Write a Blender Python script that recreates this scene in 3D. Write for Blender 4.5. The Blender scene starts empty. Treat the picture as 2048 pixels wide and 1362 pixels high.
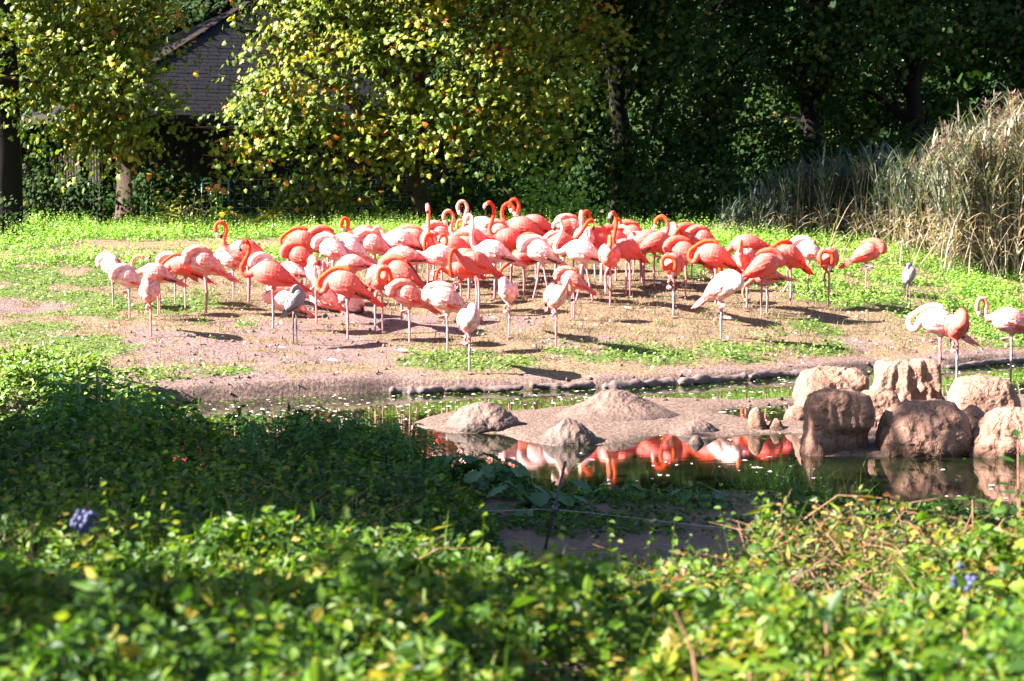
import bpy, bmesh, math, random
import numpy as np
from mathutils import Vector, Matrix

rng = np.random.default_rng(7)
random.seed(7)
scene = bpy.context.scene

# ------------------------------------------------------------------ camera, world, sun, exposure
EYE, FPX, CU, CV, HOR = 2.7, 4000.0, 1024.0, 681.0, 337.0
PITCH = math.atan((CV - HOR) / FPX)
cam_data = bpy.data.cameras.new("camera")
cam_data.sensor_width = 36.0
cam_data.lens = FPX / 2048.0 * 36.0
cam_data.clip_start = 0.1
cam_data.clip_end = 2000.0
cam_data.dof.use_dof = True
cam_data.dof.focus_distance = 25.0
cam_data.dof.aperture_fstop = 4.0
cam = bpy.data.objects.new("camera", cam_data)
cam.location = (0, 0, EYE)
cam.rotation_euler = (math.pi / 2 - PITCH, 0, 0)
scene.collection.objects.link(cam)
scene.camera = cam

SUN_EL = math.radians(34)
SUN_DIR = Vector((-0.985 * math.cos(SUN_EL), -0.18 * math.cos(SUN_EL), math.sin(SUN_EL))).normalized()
world = bpy.data.worlds.new("World")
scene.world = world
world.use_nodes = True
wn = world.node_tree.nodes
bg = wn["Background"]
sky = wn.new("ShaderNodeTexSky")
sky.sky_type = 'NISHITA'
sky.sun_disc = False
sky.sun_elevation = SUN_EL
sky.sun_rotation = math.atan2(SUN_DIR.x, SUN_DIR.y)
world.node_tree.links.new(sky.outputs[0], bg.inputs[0])
bg.inputs[1].default_value = 0.038
sun_data = bpy.data.lights.new("sun", 'SUN')
sun_data.energy = 5.0
sun_data.angle = math.radians(0.5)
sun_data.color = (1.0, 0.925, 0.86)
sun = bpy.data.objects.new("sun", sun_data)
sun.rotation_euler = SUN_DIR.to_track_quat('Z', 'Y').to_euler()
scene.collection.objects.link(sun)
vs = scene.view_settings
vs.view_transform = 'Standard'
vs.look = 'None'
vs.gamma = 1.0
vs.use_curve_mapping = False
vs.exposure = 3.1
scene.cycles.max_bounces = 6
scene.cycles.diffuse_bounces = 3
scene.cycles.glossy_bounces = 3
scene.cycles.transmission_bounces = 3
scene.cycles.caustics_reflective = False
scene.cycles.caustics_refractive = False

# ------------------------------------------------------------------ helpers
COL = scene.collection

def vnoise(x, y, s=1.0, seed=0):
    x = np.asarray(x, float) / s + seed * 17.31
    y = np.asarray(y, float) / s + seed * 9.17
    xi, yi = np.floor(x), np.floor(y)
    fx, fy = x - xi, y - yi
    fx, fy = fx * fx * (3 - 2 * fx), fy * fy * (3 - 2 * fy)
    def h(a, b):
        v = np.sin(a * 127.1 + b * 311.7 + 1.3) * 43758.5453
        return v - np.floor(v)
    return (h(xi, yi) * (1 - fx) + h(xi + 1, yi) * fx) * (1 - fy) + (h(xi, yi + 1) * (1 - fx) + h(xi + 1, yi + 1) * fx) * fy

def noise3(p, s, seed=0):
    p = p / s
    return (vnoise(p[:, 0] + p[:, 2] * .71, p[:, 1] - p[:, 2] * .63, 1, seed) + vnoise(p[:, 1] + 5.2 + p[:, 0] * .3, p[:, 2] * 1.1 + 1.7, 1, seed + 3)
            + vnoise(p[:, 2] + 9.1, p[:, 0] * .9 - p[:, 1] * .4, 1, seed + 5)) / 3 - 0.5

class G:
    """collects vertices and triangles with a random value and a material slot per face"""
    def __init__(self):
        self.v, self.f, self.r, self.m, self.n = [], [], [], [], 0
    def add(self, v, f, r=0.5, m=0):
        v = np.asarray(v, np.float32).reshape(-1, 3)
        f = np.asarray(f, np.int64).reshape(-1, 3)
        self.v.append(v)
        self.f.append(f + self.n)
        self.n += len(v)
        self.r.append(np.broadcast_to(np.asarray(r, np.float32), (len(f),)))
        self.m.append(np.broadcast_to(np.asarray(m, np.int32), (len(f),)))
    def mesh(self, name, mats, smooth=False):
        me = bpy.data.meshes.new(name)
        v = np.concatenate(self.v)
        f = np.concatenate(self.f)
        me.vertices.add(len(v))
        me.vertices.foreach_set("co", v.ravel())
        me.loops.add(len(f) * 3)
        me.loops.foreach_set("vertex_index", f.astype(np.int32).ravel())
        me.polygons.add(len(f))
        me.polygons.foreach_set("loop_start", (np.arange(len(f)) * 3).astype(np.int32))
        for mm in (mats if isinstance(mats, (list, tuple)) else [mats]):
            me.materials.append(mm)
        me.polygons.foreach_set("material_index", np.concatenate(self.m).astype(np.int32))
        me.update(calc_edges=True)
        at = me.attributes.new("rnd", 'FLOAT', 'FACE')
        at.data.foreach_set("value", np.concatenate(self.r).astype(np.float32))
        me.polygons.foreach_set("use_smooth", np.full(len(f), smooth))
        me.validate()
        return me

def link(name, me, parent=None, loc=None, rot=None):
    o = bpy.data.objects.new(name, me)
    COL.objects.link(o)
    if parent is not None:
        o.parent = parent
    if loc is not None:
        o.location = loc
    if rot is not None:
        o.rotation_euler = rot
    return o

def tag(o, label=None, cat=None, group=None, kind=None):
    if label: o["label"] = label
    if cat: o["category"] = cat
    if group: o["group"] = group
    if kind: o["kind"] = kind
    return o

def empty(name, loc, label, cat, group=None, rz=0.0):
    o = link(name, None, None, loc, (0, 0, rz))
    return tag(o, label, cat, group)

def unit(a):
    return a / np.maximum(np.linalg.norm(a, axis=-1, keepdims=True), 1e-9)

OVAL = (np.array([(0, 0, 0), (.28, .27, .07), (.65, .24, .06), (1, 0, -.06), (.65, -.24, .06), (.28, -.27, .07)]),
        np.array([(0, 1, 2), (0, 2, 3), (0, 3, 4), (0, 4, 5)]))
SLIM = (np.array([(0, 0, 0), (.35, .15, .04), (1, 0, -.12), (.35, -.15, .04)]), np.array([(0, 1, 2), (0, 2, 3)]))
DIAM = (np.array([(0, 0, 0), (.5, .36, .06), (1, 0, 0), (.5, -.36, .06)]), np.array([(0, 1, 2), (0, 2, 3)]))
_mp = [(0, 0), (.02, .28), (-.08, .46), (.24, .34), (.42, .62), (.52, .30), (.70, .30), (1, 0)]
_mp = _mp + [(a, -b) for a, b in _mp[-2:0:-1]]
MAPLE = (np.array([(.36, 0, .05)] + [(a, b, -.25 * abs(b) ** 1.5) for a, b in _mp]),
         np.array([(0, i + 1, (i + 1) % 14 + 1) for i in range(14)]))

def leaves(g, P, N, D, size, tpl, r, m=0):
    """adds one leaf per point: P base, N face normal, D tip direction"""
    P = np.asarray(P, float)
    n = len(P)
    if n == 0: return
    N = unit(N)
    D = np.asarray(D, float)
    T = unit(D - N * np.sum(D * N, 1, keepdims=True) + 1e-6)
    B = np.cross(N, T)
    tv, tf = tpl
    s = np.broadcast_to(np.asarray(size, float), (n,))[:, None, None]
    V = P[:, None] + s * (tv[None, :, 0:1] * T[:, None] + tv[None, :, 1:2] * B[:, None] + tv[None, :, 2:3] * N[:, None])
    F = (np.arange(n)[:, None, None] * len(tv) + tf[None]).reshape(-1, 3)
    R = np.repeat(np.broadcast_to(np.asarray(r, float), (n,)), len(tf))
    M = np.repeat(np.broadcast_to(np.asarray(m, int), (n,)), len(tf))
    g.add(V.reshape(-1, 3), F, R, M)

def tube(g, pts, rad, k=6, r=0.5, m=0, cap=True):
    pts = np.asarray(pts, float)
    n = len(pts)
    rad = np.broadcast_to(np.asarray(rad, float), (n,))
    t = unit(np.gradient(pts, axis=0))
    ref = np.array([0, 0, 1.0]) if abs(t[0, 2]) < .9 else np.array([1.0, 0, 0])
    a = unit(np.cross(t, ref))
    b = np.cross(t, a)
    th = np.arange(k) * 2 * math.pi / k
    V = pts[:, None] + rad[:, None, None] * (np.cos(th)[None, :, None] * a[:, None] + np.sin(th)[None, :, None] * b[:, None])
    F = []
    for i in range(n - 1):
        for j in range(k):
            p, q = i * k + j, i * k + (j + 1) % k
            F += [(p, q, q + k), (p, q + k, p + k)]
    if cap:
        for j in range(1, k - 1):
            F.append(((n - 1) * k, (n - 1) * k + j, (n - 1) * k + j + 1))
            F.append((0, j + 1, j))
    g.add(V.reshape(-1, 3), F, r, m)

def strips(g, P, D, L, W, bend, r, m=0, seg=2, side=None):
    """thin bent blades rising from P along D, drooping by bend"""
    P = np.asarray(P, float); n = len(P)
    if n == 0: return
    D = unit(np.asarray(D, float))
    L = np.broadcast_to(L, (n,))[:, None]; W = np.broadcast_to(W, (n,))[:, None]; bend = np.broadcast_to(bend, (n,))[:, None]
    h = unit(np.stack([D[:, 0], D[:, 1], np.zeros(n)], 1) + rng.normal(0, .02, (n, 3)) * [1, 1, 0])
    S = unit(np.cross(D, [0, 0, 1.0]) + 1e-6) if side is None else side
    rows = []
    for i in range(seg + 1):
        t = i / seg
        c = P + D * L * t + (h * .45 - np.array([0, 0, .8])) * bend * L * t * t
        w = W * (1 - t) ** .7 * (.6 + .8 * min(t * 3, 1) * .5) * .5
        rows += [c - S * w, c + S * w] if i < seg else [c]
    V = np.stack(rows, 1)
    k = 2 * seg + 1
    f = []
    for i in range(seg - 1):
        f += [(2 * i, 2 * i + 1, 2 * i + 3), (2 * i, 2 * i + 3, 2 * i + 2)]
    f.append((2 * seg - 2, 2 * seg - 1, 2 * seg))
    f = np.array(f)
    F = (np.arange(n)[:, None, None] * k + f[None]).reshape(-1, 3)
    R = np.repeat(np.broadcast_to(np.asarray(r, float), (n,)), len(f))
    M = np.repeat(np.broadcast_to(np.asarray(m, int), (n,)), len(f))
    g.add(V.reshape(-1, 3), F, R, M)

# ------------------------------------------------------------------ materials
def new_mat(name):
    m = bpy.data.materials.new(name)
    m.use_nodes = True
    nt = m.node_tree
    return m, nt, nt.nodes, nt.links, nt.nodes["Principled BSDF"]

def ramp(nd, stops, interp='LINEAR'):
    r = nd.new("ShaderNodeValToRGB")
    cr = r.color_ramp
    cr.interpolation = interp
    while len(cr.elements) < len(stops):
        cr.elements.new(0.5)
    for e, (p, c) in zip(cr.elements, stops):
        e.position = p
        e.color = (*c, 1)
    return r

def leaf_mat(name, stops, trans=0.35, rough=0.42, spec=0.5, tint=(1.25, 1.3, .6)):
    m, nt, nd, ln, bs = new_mat(name)
    at = nd.new("ShaderNodeAttribute"); at.attribute_name = "rnd"
    rp = ramp(nd, stops)
    ln.new(at.outputs["Fac"], rp.inputs[0])
    bs.inputs["Roughness"].default_value = rough
    bs.inputs["Specular IOR Level"].default_value = spec
    ln.new(rp.outputs[0], bs.inputs["Base Color"])
    tr = nd.new("ShaderNodeBsdfTranslucent")
    mu = nd.new("ShaderNodeMix"); mu.data_type = 'RGBA'; mu.blend_type = 'MULTIPLY'
    mu.inputs["Factor"].default_value = 1.0
    ln.new(rp.outputs[0], mu.inputs["A"])
    mu.inputs["B"].default_value = (*tint, 1)
    ln.new(mu.outputs["Result"], tr.inputs[0])
    mx = nd.new("ShaderNodeMixShader")
    mx.inputs[0].default_value = trans
    ln.new(bs.outputs[0], mx.inputs[1]); ln.new(tr.outputs[0], mx.inputs[2])
    ln.new(mx.outputs[0], nd["Material Output"].inputs[0])
    return m

def noise_mat(name, stops, scale=6.0, rough=0.9, bump=0.4, bscale=25.0, stretch=(1, 1, 1), spec=0.2, detail=8, wet=0):
    m, nt, nd, ln, bs = new_mat(name)
    tc = nd.new("ShaderNodeTexCoord")
    mp = nd.new("ShaderNodeMapping"); mp.inputs["Scale"].default_value = stretch
    ln.new(tc.outputs["Object"], mp.inputs[0])
    nz = nd.new("ShaderNodeTexNoise"); nz.inputs["Scale"].default_value = scale; nz.inputs["Detail"].default_value = detail
    nz.inputs["Roughness"].default_value = .65
    ln.new(mp.outputs[0], nz.inputs[0])
    rp = ramp(nd, stops)
    ln.new(nz.outputs[0], rp.inputs[0]); ln.new(rp.outputs[0], bs.inputs["Base Color"])
    n2 = nd.new("ShaderNodeTexNoise"); n2.inputs["Scale"].default_value = bscale; n2.inputs["Detail"].default_value = 6
    ln.new(mp.outputs[0], n2.inputs[0])
    bp = nd.new("ShaderNodeBump"); bp.inputs["Strength"].default_value = bump; bp.inputs["Distance"].default_value = .03
    ln.new(n2.outputs[0], bp.inputs["Height"]); ln.new(bp.outputs[0], bs.inputs["Normal"])
    bs.inputs["Roughness"].default_value = rough
    bs.inputs["Specular IOR Level"].default_value = spec
    if wet:   # the damp dark foot of things that stand in the pond
        ge = nd.new("ShaderNodeNewGeometry"); sx = nd.new("ShaderNodeSeparateXYZ"); ln.new(ge.outputs["Position"], sx.inputs[0])
        ad = nd.new("ShaderNodeMath"); ad.operation = 'MULTIPLY_ADD'; ln.new(nz.outputs[0], ad.inputs[0]); ad.inputs[1].default_value = -.16; ln.new(sx.outputs[2], ad.inputs[2])
        mr = nd.new("ShaderNodeMapRange"); mr.inputs[1].default_value = -.05; mr.inputs[2].default_value = .07; mr.inputs[3].default_value = wet; mr.inputs[4].default_value = 1.0
        ln.new(ad.outputs[0], mr.inputs[0])
        mu = nd.new("ShaderNodeMix"); mu.data_type = 'RGBA'; mu.blend_type = 'MULTIPLY'; mu.inputs["Factor"].default_value = 1
        cb = nd.new("ShaderNodeCombineColor")
        for q in range(3): ln.new(mr.outputs[0], cb.inputs[q])
        ln.new(rp.outputs[0], mu.inputs["A"]); ln.new(cb.outputs[0], mu.inputs["B"]); ln.new(mu.outputs["Result"], bs.inputs["Base Color"])
    return m

GREEN = [(0, (.030, .075, .008)), (.45, (.055, .125, .012)), (.75, (.09, .17, .018)), (.93, (.17, .22, .03)), (1, (.24, .17, .03))]
M_maple = leaf_mat("maple_leaf", [(0, (0.053, 0.097, 0.008)), (.40, (0.113, 0.163, 0.013)), (.72, (0.214, 0.218, 0.018)), (.92, (0.385, 0.267, 0.021)), (.985, (0.513, 0.228, 0.021)), (1, (0.535, 0.138, 0.021))], .42, .5, .3)
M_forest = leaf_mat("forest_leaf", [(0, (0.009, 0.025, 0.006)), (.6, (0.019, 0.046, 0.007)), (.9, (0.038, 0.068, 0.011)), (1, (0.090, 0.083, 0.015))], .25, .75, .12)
M_weed = leaf_mat("weed_leaf", [(0, (0.076, 0.185, 0.020)), (.5, (0.150, 0.291, 0.029)), (.85, (0.232, 0.357, 0.058)), (1, (0.354, 0.371, 0.116))], .4, .45)
M_herb = leaf_mat("herb_leaf", [(0, (0.053, 0.123, 0.011)), (.6, (0.106, 0.201, 0.018)), (.9, (0.180, 0.245, 0.036)), (1, (0.264, 0.223, 0.063))], .35, .45)
M_dry = leaf_mat("dry_grass", [(0, (0.130, 0.090, 0.053)), (.5, (0.180, 0.137, 0.073)), (.8, (0.150, 0.148, 0.060)), (1, (0.085, 0.106, 0.033))], .25, .8, .2, (0.502, 0.528, 0.528))
M_cover = leaf_mat("cover_leaf", [(0, (0.012, 0.037, 0.008)), (.35, (0.029, 0.073, 0.008)), (.62, (0.066, 0.139, 0.010)), (.88, (0.145, 0.199, 0.015)), (.975, (0.222, 0.185, 0.020)), (1, (0.242, 0.187, 0.033))], .45, .5, .28)
M_bush = leaf_mat("bush_leaf", [(0, (.018, .034, .010)), (.45, (.048, .072, .020)), (.75, (.12, .125, .03)), (.93, (.26, .17, .04)), (1, (.25, .09, .03))], .4, .5, .3)
M_nettle = leaf_mat("nettle_leaf", [(0, (.02, .085, .010)), (.6, (.04, .13, .015)), (1, (.08, .18, .03))], .4, .5)
M_burdock = leaf_mat("burdock_leaf", [(0, (.02, .075, .02)), (1, (.05, .12, .03))], .3, .45)
M_reed = leaf_mat("reed_leaf", [(0, (.018, .036, .031)), (.3, (.045, .068, .048)), (.55, (.15, .16, .10)), (.8, (.31, .24, .165)), (1, (.42, .34, .26))], .3, .5, .35)
M_plume = leaf_mat("reed_plume", [(0, (0.200, 0.128, 0.104)), (1, (0.336, 0.240, 0.192))], .4, .9, .1, (0.800, 0.720, 0.640))
M_twig = noise_mat("twig_bark", [(.3, (.14, .07, .04)), (.7, (.30, .16, .10))], 30)
M_bark = noise_mat("tree_bark", [(.3, (0.028, 0.018, 0.014)), (.7, (0.094, 0.058, 0.044))], 5, .95, .8, 14, (0.550, 0.550, 0.138))
M_shadebark = noise_mat("dark_shaded_bark", [(.3, (0.003, 0.002, 0.002)), (.7, (0.010, 0.007, 0.005))], 5, .95, .8, 14, (0.200, 0.200, 0.050))  # nearly black: the shade of the wood is put into the bark colour
M_mud = noise_mat("mud", [(.25, (0.052, 0.029, 0.024)), (.55, (0.113, 0.068, 0.052)), (.8, (0.173, 0.113, 0.084))], 7, .7, .6, 30, spec=.4, wet=.45)
M_rock = noise_mat("sandstone", [(.25, (0.101, 0.051, 0.032)), (.5, (0.211, 0.115, 0.081)), (.75, (0.282, 0.166, 0.123))], 5, .9, .9, 22, wet=.4)
def crack(m):
    nt = m.node_tree; nd, ln = nt.nodes, nt.links
    bs = nd["Principled BSDF"]; bp0 = bs.inputs["Normal"].links[0].from_node
    tc = nd.new("ShaderNodeTexCoord"); vo = nd.new("ShaderNodeTexVoronoi"); vo.feature = 'DISTANCE_TO_EDGE'; vo.inputs["Scale"].default_value = 5
    nz = nd.new("ShaderNodeTexNoise"); nz.inputs["Scale"].default_value = 4; ln.new(tc.outputs["Object"], nz.inputs[0])
    mx = nd.new("ShaderNodeVectorMath"); mx.operation = 'MULTIPLY_ADD'; ln.new(nz.outputs["Color"], mx.inputs[0]); mx.inputs[1].default_value = (.35, .35, .35); ln.new(tc.outputs["Object"], mx.inputs[2])
    ln.new(mx.outputs[0], vo.inputs["Vector"])
    mr = nd.new("ShaderNodeMapRange"); mr.inputs[2].default_value = .03; ln.new(vo.outputs["Distance"], mr.inputs[0])
    bp = nd.new("ShaderNodeBump"); bp.inputs["Strength"].default_value = .8; bp.inputs["Distance"].default_value = .012
    ln.new(mr.outputs[0], bp.inputs["Height"]); ln.new(bp.outputs[0], bp0.inputs["Normal"])
crack(M_rock)
M_log = noise_mat("wet_log", [(.3, (0.054, 0.037, 0.035)), (.7, (0.162, 0.120, 0.111))], 9, .7, .6, 30, (0.150, 0.600, 0.600))
M_shingle = noise_mat("roof_shingle", [(.3, (0.005, 0.005, 0.006)), (.7, (0.015, 0.013, 0.018))], 6, .7, .3, 40)
M_darkwood = noise_mat("dark_wood", [(.3, (0.008, 0.005, 0.005)), (.7, (0.027, 0.016, 0.013))], 4, .8, .4, 20, (0.450, 0.450, 0.090))
M_gate = new_mat("painted_gate")[0]
M_gate.node_tree.nodes["Principled BSDF"].inputs["Base Color"].default_value = (.06, .22, .17, 1)
M_gate.node_tree.nodes["Principled BSDF"].inputs["Roughness"].default_value = .4
M_steel = noise_mat("weathered_steel", [(.3, (0.027, 0.026, 0.030)), (.7, (0.060, 0.057, 0.066))], 20, .5, .1)
M_plastic = noise_mat("black_plastic", [(.3, (.012, .012, .016)), (.7, (.03, .03, .035))], 20, .4, .05, spec=.5)
M_wire = noise_mat("wire", [(.3, (.28, .27, .29)), (.7, (.45, .44, .46))], 20, .4, .05)
M_feather = noise_mat("white_feather", [(.3, (.75, .66, .66)), (.7, (.85, .8, .8))], 20, .8, .1)
M_berry = noise_mat("blue_berry", [(.3, (.02, .022, .07)), (.7, (.07, .075, .17))], 12, .5, .05, spec=.4)
M_slab = noise_mat("pale_slab", [(.3, (0.284, 0.188, 0.154)), (.7, (0.391, 0.285, 0.251))], 8, .9, .3)
M_flower = leaf_mat("orange_flower", [(0, (.5, .17, .02)), (1, (.6, .25, .04))], .3, .6)

def plumage_mat():
    m, nt, nd, ln, bs = new_mat("plumage")
    oi = nd.new("ShaderNodeObjectInfo")
    sep = nd.new("ShaderNodeSeparateColor"); ln.new(oi.outputs["Color"], sep.inputs[0])
    at = nd.new("ShaderNodeAttribute"); at.attribute_name = "mask"
    ms = nd.new("ShaderNodeSeparateColor"); ln.new(at.outputs["Color"], ms.inputs[0])
    tc = nd.new("ShaderNodeTexCoord")
    mp = nd.new("ShaderNodeMapping"); mp.inputs["Scale"].default_value = (4.5, 12, 12)
    ln.new(tc.outputs["Object"], mp.inputs[0])
    nz = nd.new("ShaderNodeTexNoise"); nz.inputs["Scale"].default_value = 1.6; nz.inputs["Detail"].default_value = 4
    ln.new(mp.outputs[0], nz.inputs[0])
    def math_(op, a, b):
        q = nd.new("ShaderNodeMath"); q.operation = op; q.use_clamp = True
        for i, z in enumerate((a, b)):
            if isinstance(z, (int, float)): q.inputs[i].default_value = z
            else: ln.new(z, q.inputs[i])
        return q.outputs[0]
    def mix(f, a, b):
        q = nd.new("ShaderNodeMix"); q.data_type = 'RGBA'
        for k, z in (("Factor", f), ("A", a), ("B", b)):
            if isinstance(z, tuple): q.inputs[k].default_value = (*z, 1)
            else: ln.new(z, q.inputs[k])
        return q.outputs["Result"]
    sat = math_('ADD', sep.outputs[0], math_('MULTIPLY', nz.outputs[0], 1.1))
    sat = math_('SUBTRACT', sat, .49)
    body = ramp(nd, [(0, (.77, .62, .62)), (.22, (.76, .37, .35)), (.54, (.71, .088, .068)), (1, (.60, .027, .010))])
    ln.new(sat, body.inputs[0])
    neck = ramp(nd, [(0, (.74, .50, .46)), (.25, (.74, .21, .12)), (.45, (.66, .068, .017)), (1, (.56, .028, .004))])
    ln.new(sep.outputs[0], neck.inputs[0])
    c = mix(ms.outputs[0], body.outputs[0], neck.outputs[0])
    c = mix(ms.outputs[2], c, (.62, .03, .025))
    c = mix(ms.outputs[1], c, (.36, .17, .18))
    juv = mix(ms.outputs[1], (.22, .17, .17), (.07, .055, .06))
    c = mix(sep.outputs[2], c, juv)
    ln.new(c, bs.inputs["Base Color"])
    bs.inputs["Roughness"].default_value = .8
    bs.inputs["Specular IOR Level"].default_value = .2
    bp = nd.new("ShaderNodeBump"); bp.inputs["Strength"].default_value = .7; bp.inputs["Distance"].default_value = .02
    ln.new(nz.outputs[0], bp.inputs["Height"]); ln.new(bp.outputs[0], bs.inputs["Normal"])
    return m
M_plumage = plumage_mat()
M_billpale = noise_mat("bill_base", [(.3, (.7, .5, .42)), (.7, (.8, .6, .52))], 20, .5, .05)
M_black = noise_mat("bill_tip", [(.3, (.015, .013, .015)), (.7, (.03, .027, .03))], 20, .4, .05, spec=.4)

# ------------------------------------------------------------------ the lie of the land
FAR_X = np.array([-60, -9, -4.15, -3.07, -1.36, .16, 1.08, 2.36, 3.75, 4.87, 5.9, 7.2, 12, 60.])
FAR_Y = np.array([20, 22.0, 22.9, 23.4, 24.2, 24.5, 24.6, 25.06, 26.0, 26.8, 27.1, 28.05, 31, 40.])
NEAR_X = np.array([-60, -6, -3, -1.2, -.3, .4, 1.2, 2.0, 3.0, 4.5, 9, 60.])
NEAR_Y = np.array([17, 17.6, 17.8, 17.5, 16.9, 16.3, 16.2, 16.5, 15.6, 15.3, 15.0, 15.])

def ray(u, v):
    f = np.array([0, math.cos(PITCH), -math.sin(PITCH)]); up = np.array([0, math.sin(PITCH), math.cos(PITCH)])
    d = f + (u - CU) / FPX * np.array([1.0, 0, 0]) - (v - CV) / FPX * up
    return d / d[1]

def on_plane(u, v, z=0.0):
    d = ray(u, v)
    return np.array([0, 0, EYE]) + d * ((z - EYE) / d[2])

ISLE = np.array([on_plane(*p)[:2] for p in [(815, 852), (850, 836), (905, 826), (1050, 824), (1150, 812), (1250, 798), (1380, 799), (1480, 803), (1605, 798), (1612, 806),
        (1480, 815), (1425, 822), (1470, 832), (1520, 845), (1640, 838), (1640, 868), (1560, 866), (1460, 872), (1400, 880), (1330, 866), (1230, 888), (1100, 892), (1050, 884), (1000, 868), (900, 866)]])
ROCKBASE = np.array([on_plane(*p)[:2] for p in [(1600, 850), (1598, 890), (1640, 912), (1760, 914), (1900, 908), (2050, 910), (2200, 912), (2200, 800), (2050, 790), (1900, 795), (1760, 800), (1640, 806), (1600, 825)]])

def poly_sd(x, y, poly):
    """signed distance to a polygon, positive inside"""
    x = np.asarray(x, float); y = np.asarray(y, float)
    d2 = np.full(x.shape, 1e9); ins = np.zeros(x.shape, bool)
    n = len(poly)
    for i in range(n):
        ax, ay = poly[i]; bx, by = poly[(i + 1) % n]
        ex, ey = bx - ax, by - ay
        t = np.clip(((x - ax) * ex + (y - ay) * ey) / (ex * ex + ey * ey + 1e-12), 0, 1)
        d2 = np.minimum(d2, (x - ax - t * ex) ** 2 + (y - ay - t * ey) ** 2)
        c = (ay > y) != (by > y)
        ins ^= c & (x < (bx - ax) * (y - ay) / (by - ay + 1e-12) + ax)
    return np.where(ins, 1, -1) * np.sqrt(d2)

def yfar(x): return np.interp(x, FAR_X, FAR_Y) + .10 * (vnoise(x, x * 0, .5, 3) - .5)
def ynear(x): return np.interp(x, NEAR_X, NEAR_Y) + .25 * (vnoise(x, x * 0, .6, 4) - .5)

def H(x, y):
    x = np.asarray(x, float); y = np.asarray(y, float)
    e = y - yfar(x)
    zf = np.interp(e, [-4, -.7, 0, .10, .45, 1, 8, 10, 12.5, 16, 30, 60, 300], [-.5, -.35, -.02, .11, .17, .235, 1.12, 1.30, 1.43, 1.50, 1.65, 2.2, 3.5])
    left = np.clip((-x - .9) / 1.2, 0, 1) * np.clip((x + 6) / 1.5, 0, 1)
    zf = zf + left * np.interp(e, [-.1, .05, .35, 1.2, 3], [0, .07, .08, .03, 0])
    rough = np.interp(e, [-.1, .2, 3, 14], [0, 1, 1, 1])
    zf = zf + rough * (.05 * (vnoise(x, y, .9, 1) - .5) + .03 * (vnoise(x, y, .25, 2) - .5))
    g = ynear(x) - y
    zn = np.interp(g, [-4, -.5, 0, .25, 1, 3.2, 4.7, 6.8, 9.3, 11.3, 16.3, 60], [-.5, -.3, -.02, .06, .13, .19, .22, .43, .77, 1.0, 1.1, 1.1])
    zn = zn + np.clip(g * 3, 0, 1) * (.07 * (vnoise(x, y, .8, 5) - .5) + .025 * (vnoise(x, y, .2, 6) - .5))
    z = np.maximum(zf, zn)
    sd = np.maximum(poly_sd(x, y, ISLE), poly_sd(x, y, ROCKBASE)) + .10 * (vnoise(x, y, .3, 8) - .5)
    zi = np.interp(sd, [-.6, 0, .12, .5], [-.4, 0, .03, .055]) + np.clip(sd * 6, 0, 1) * .03 * (vnoise(x, y, .12, 9) - .3)
    return np.maximum(z, zi)

def h1(x, y): return float(H(np.array([x]), np.array([y]))[0])

def hit(u, v):
    """the ground point that the photograph shows at a pixel"""
    d = ray(u, v)
    t = np.arange(3.0, 70.0, .05)
    z = EYE + d[2] * t
    below = z < H(d[0] * t, t)
    i = int(np.argmax(below)) if below.any() else len(t) - 1
    a, b = t[max(i - 1, 0)], t[i]
    for _ in range(12):
        c = (a + b) / 2
        if EYE + d[2] * c < h1(d[0] * c, c): b = c
        else: a = c
    return np.array([d[0] * b, b, h1(d[0] * b, b)])

def at(u, v, y):
    return np.array([0, 0, EYE]) + ray(u, v) * y

def patch(u, v, ru, rv):
    p = hit(u, v)
    q = hit(u, v - rv * .8)
    return p[0], p[1], ru / FPX * p[1], max(abs(q[1] - p[1]) / .8, .15)

def cover(x, y, ps):
    w = np.zeros(np.shape(x))
    for cx, cy, rx, ry in ps:
        q = ((x - cx) / rx) ** 2 + ((y - cy) / ry) ** 2
        w = np.maximum(w, np.exp(-q * q * .9))
    return w

GREENS = [patch(*p) for p in [(100, 560, 230, 55), (190, 620, 130, 22), (80, 665, 100, 22), (60, 760, 120, 45), (340, 752, 70, 18), (455, 748, 60, 14), (450, 645, 70, 10), (180, 690, 110, 22), (340, 600, 130, 25),
        (1950, 540, 350, 90), (1680, 570, 190, 42), (1240, 708, 170, 26), (1600, 690, 110, 24), (1480, 705, 90, 20), (960, 722, 170, 20), (850, 735, 120, 14), (2010, 660, 90, 60), (1420, 540, 150, 30), (1630, 655, 60, 14), (1820, 632, 40, 8), (1700, 600, 30, 6)]]
BROWNS = [patch(*p) for p in [(310, 492, 190, 16), (560, 490, 130, 12), (1000, 560, 500, 40), (50, 614, 95, 13)]]
SOILS = [patch(*p) for p in [(520, 690, 330, 50), (480, 765, 360, 40), (820, 650, 230, 25), (1180, 690, 130, 20), (1720, 690, 70, 12), (50, 614, 100, 15), (640, 610, 130, 14), (1000, 640, 120, 12)]]

def w_green(x, y):
    e = y - yfar(x)
    w = cover(x, y, GREENS)
    back = np.clip((e - 8.2 + .9 * (vnoise(x, y, 1.4, 11) - .5)) / .8, 0, 1) * np.where(x > -6.5, 1, 1)
    w = np.maximum(w, back)
    w = w * (1 - .98 * cover(x, y, BROWNS))
    w = w * np.clip((vnoise(x, y, .45, 12) - .22) * 4, 0, 1)
    return np.clip(w, 0, 1) * np.clip((e - .35) * 4, 0, 1)

def w_soil(x, y):
    e = y - yfar(x)
    w = np.maximum(cover(x, y, SOILS), np.clip(1.1 - e * 1.6, 0, 1))
    w = w * np.clip((vnoise(x, y, .35, 14) - .15) * 3.5, 0, 1)
    return np.clip(np.maximum(w, np.clip(1.0 - e * 4, 0, 1)), 0, 1)

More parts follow.
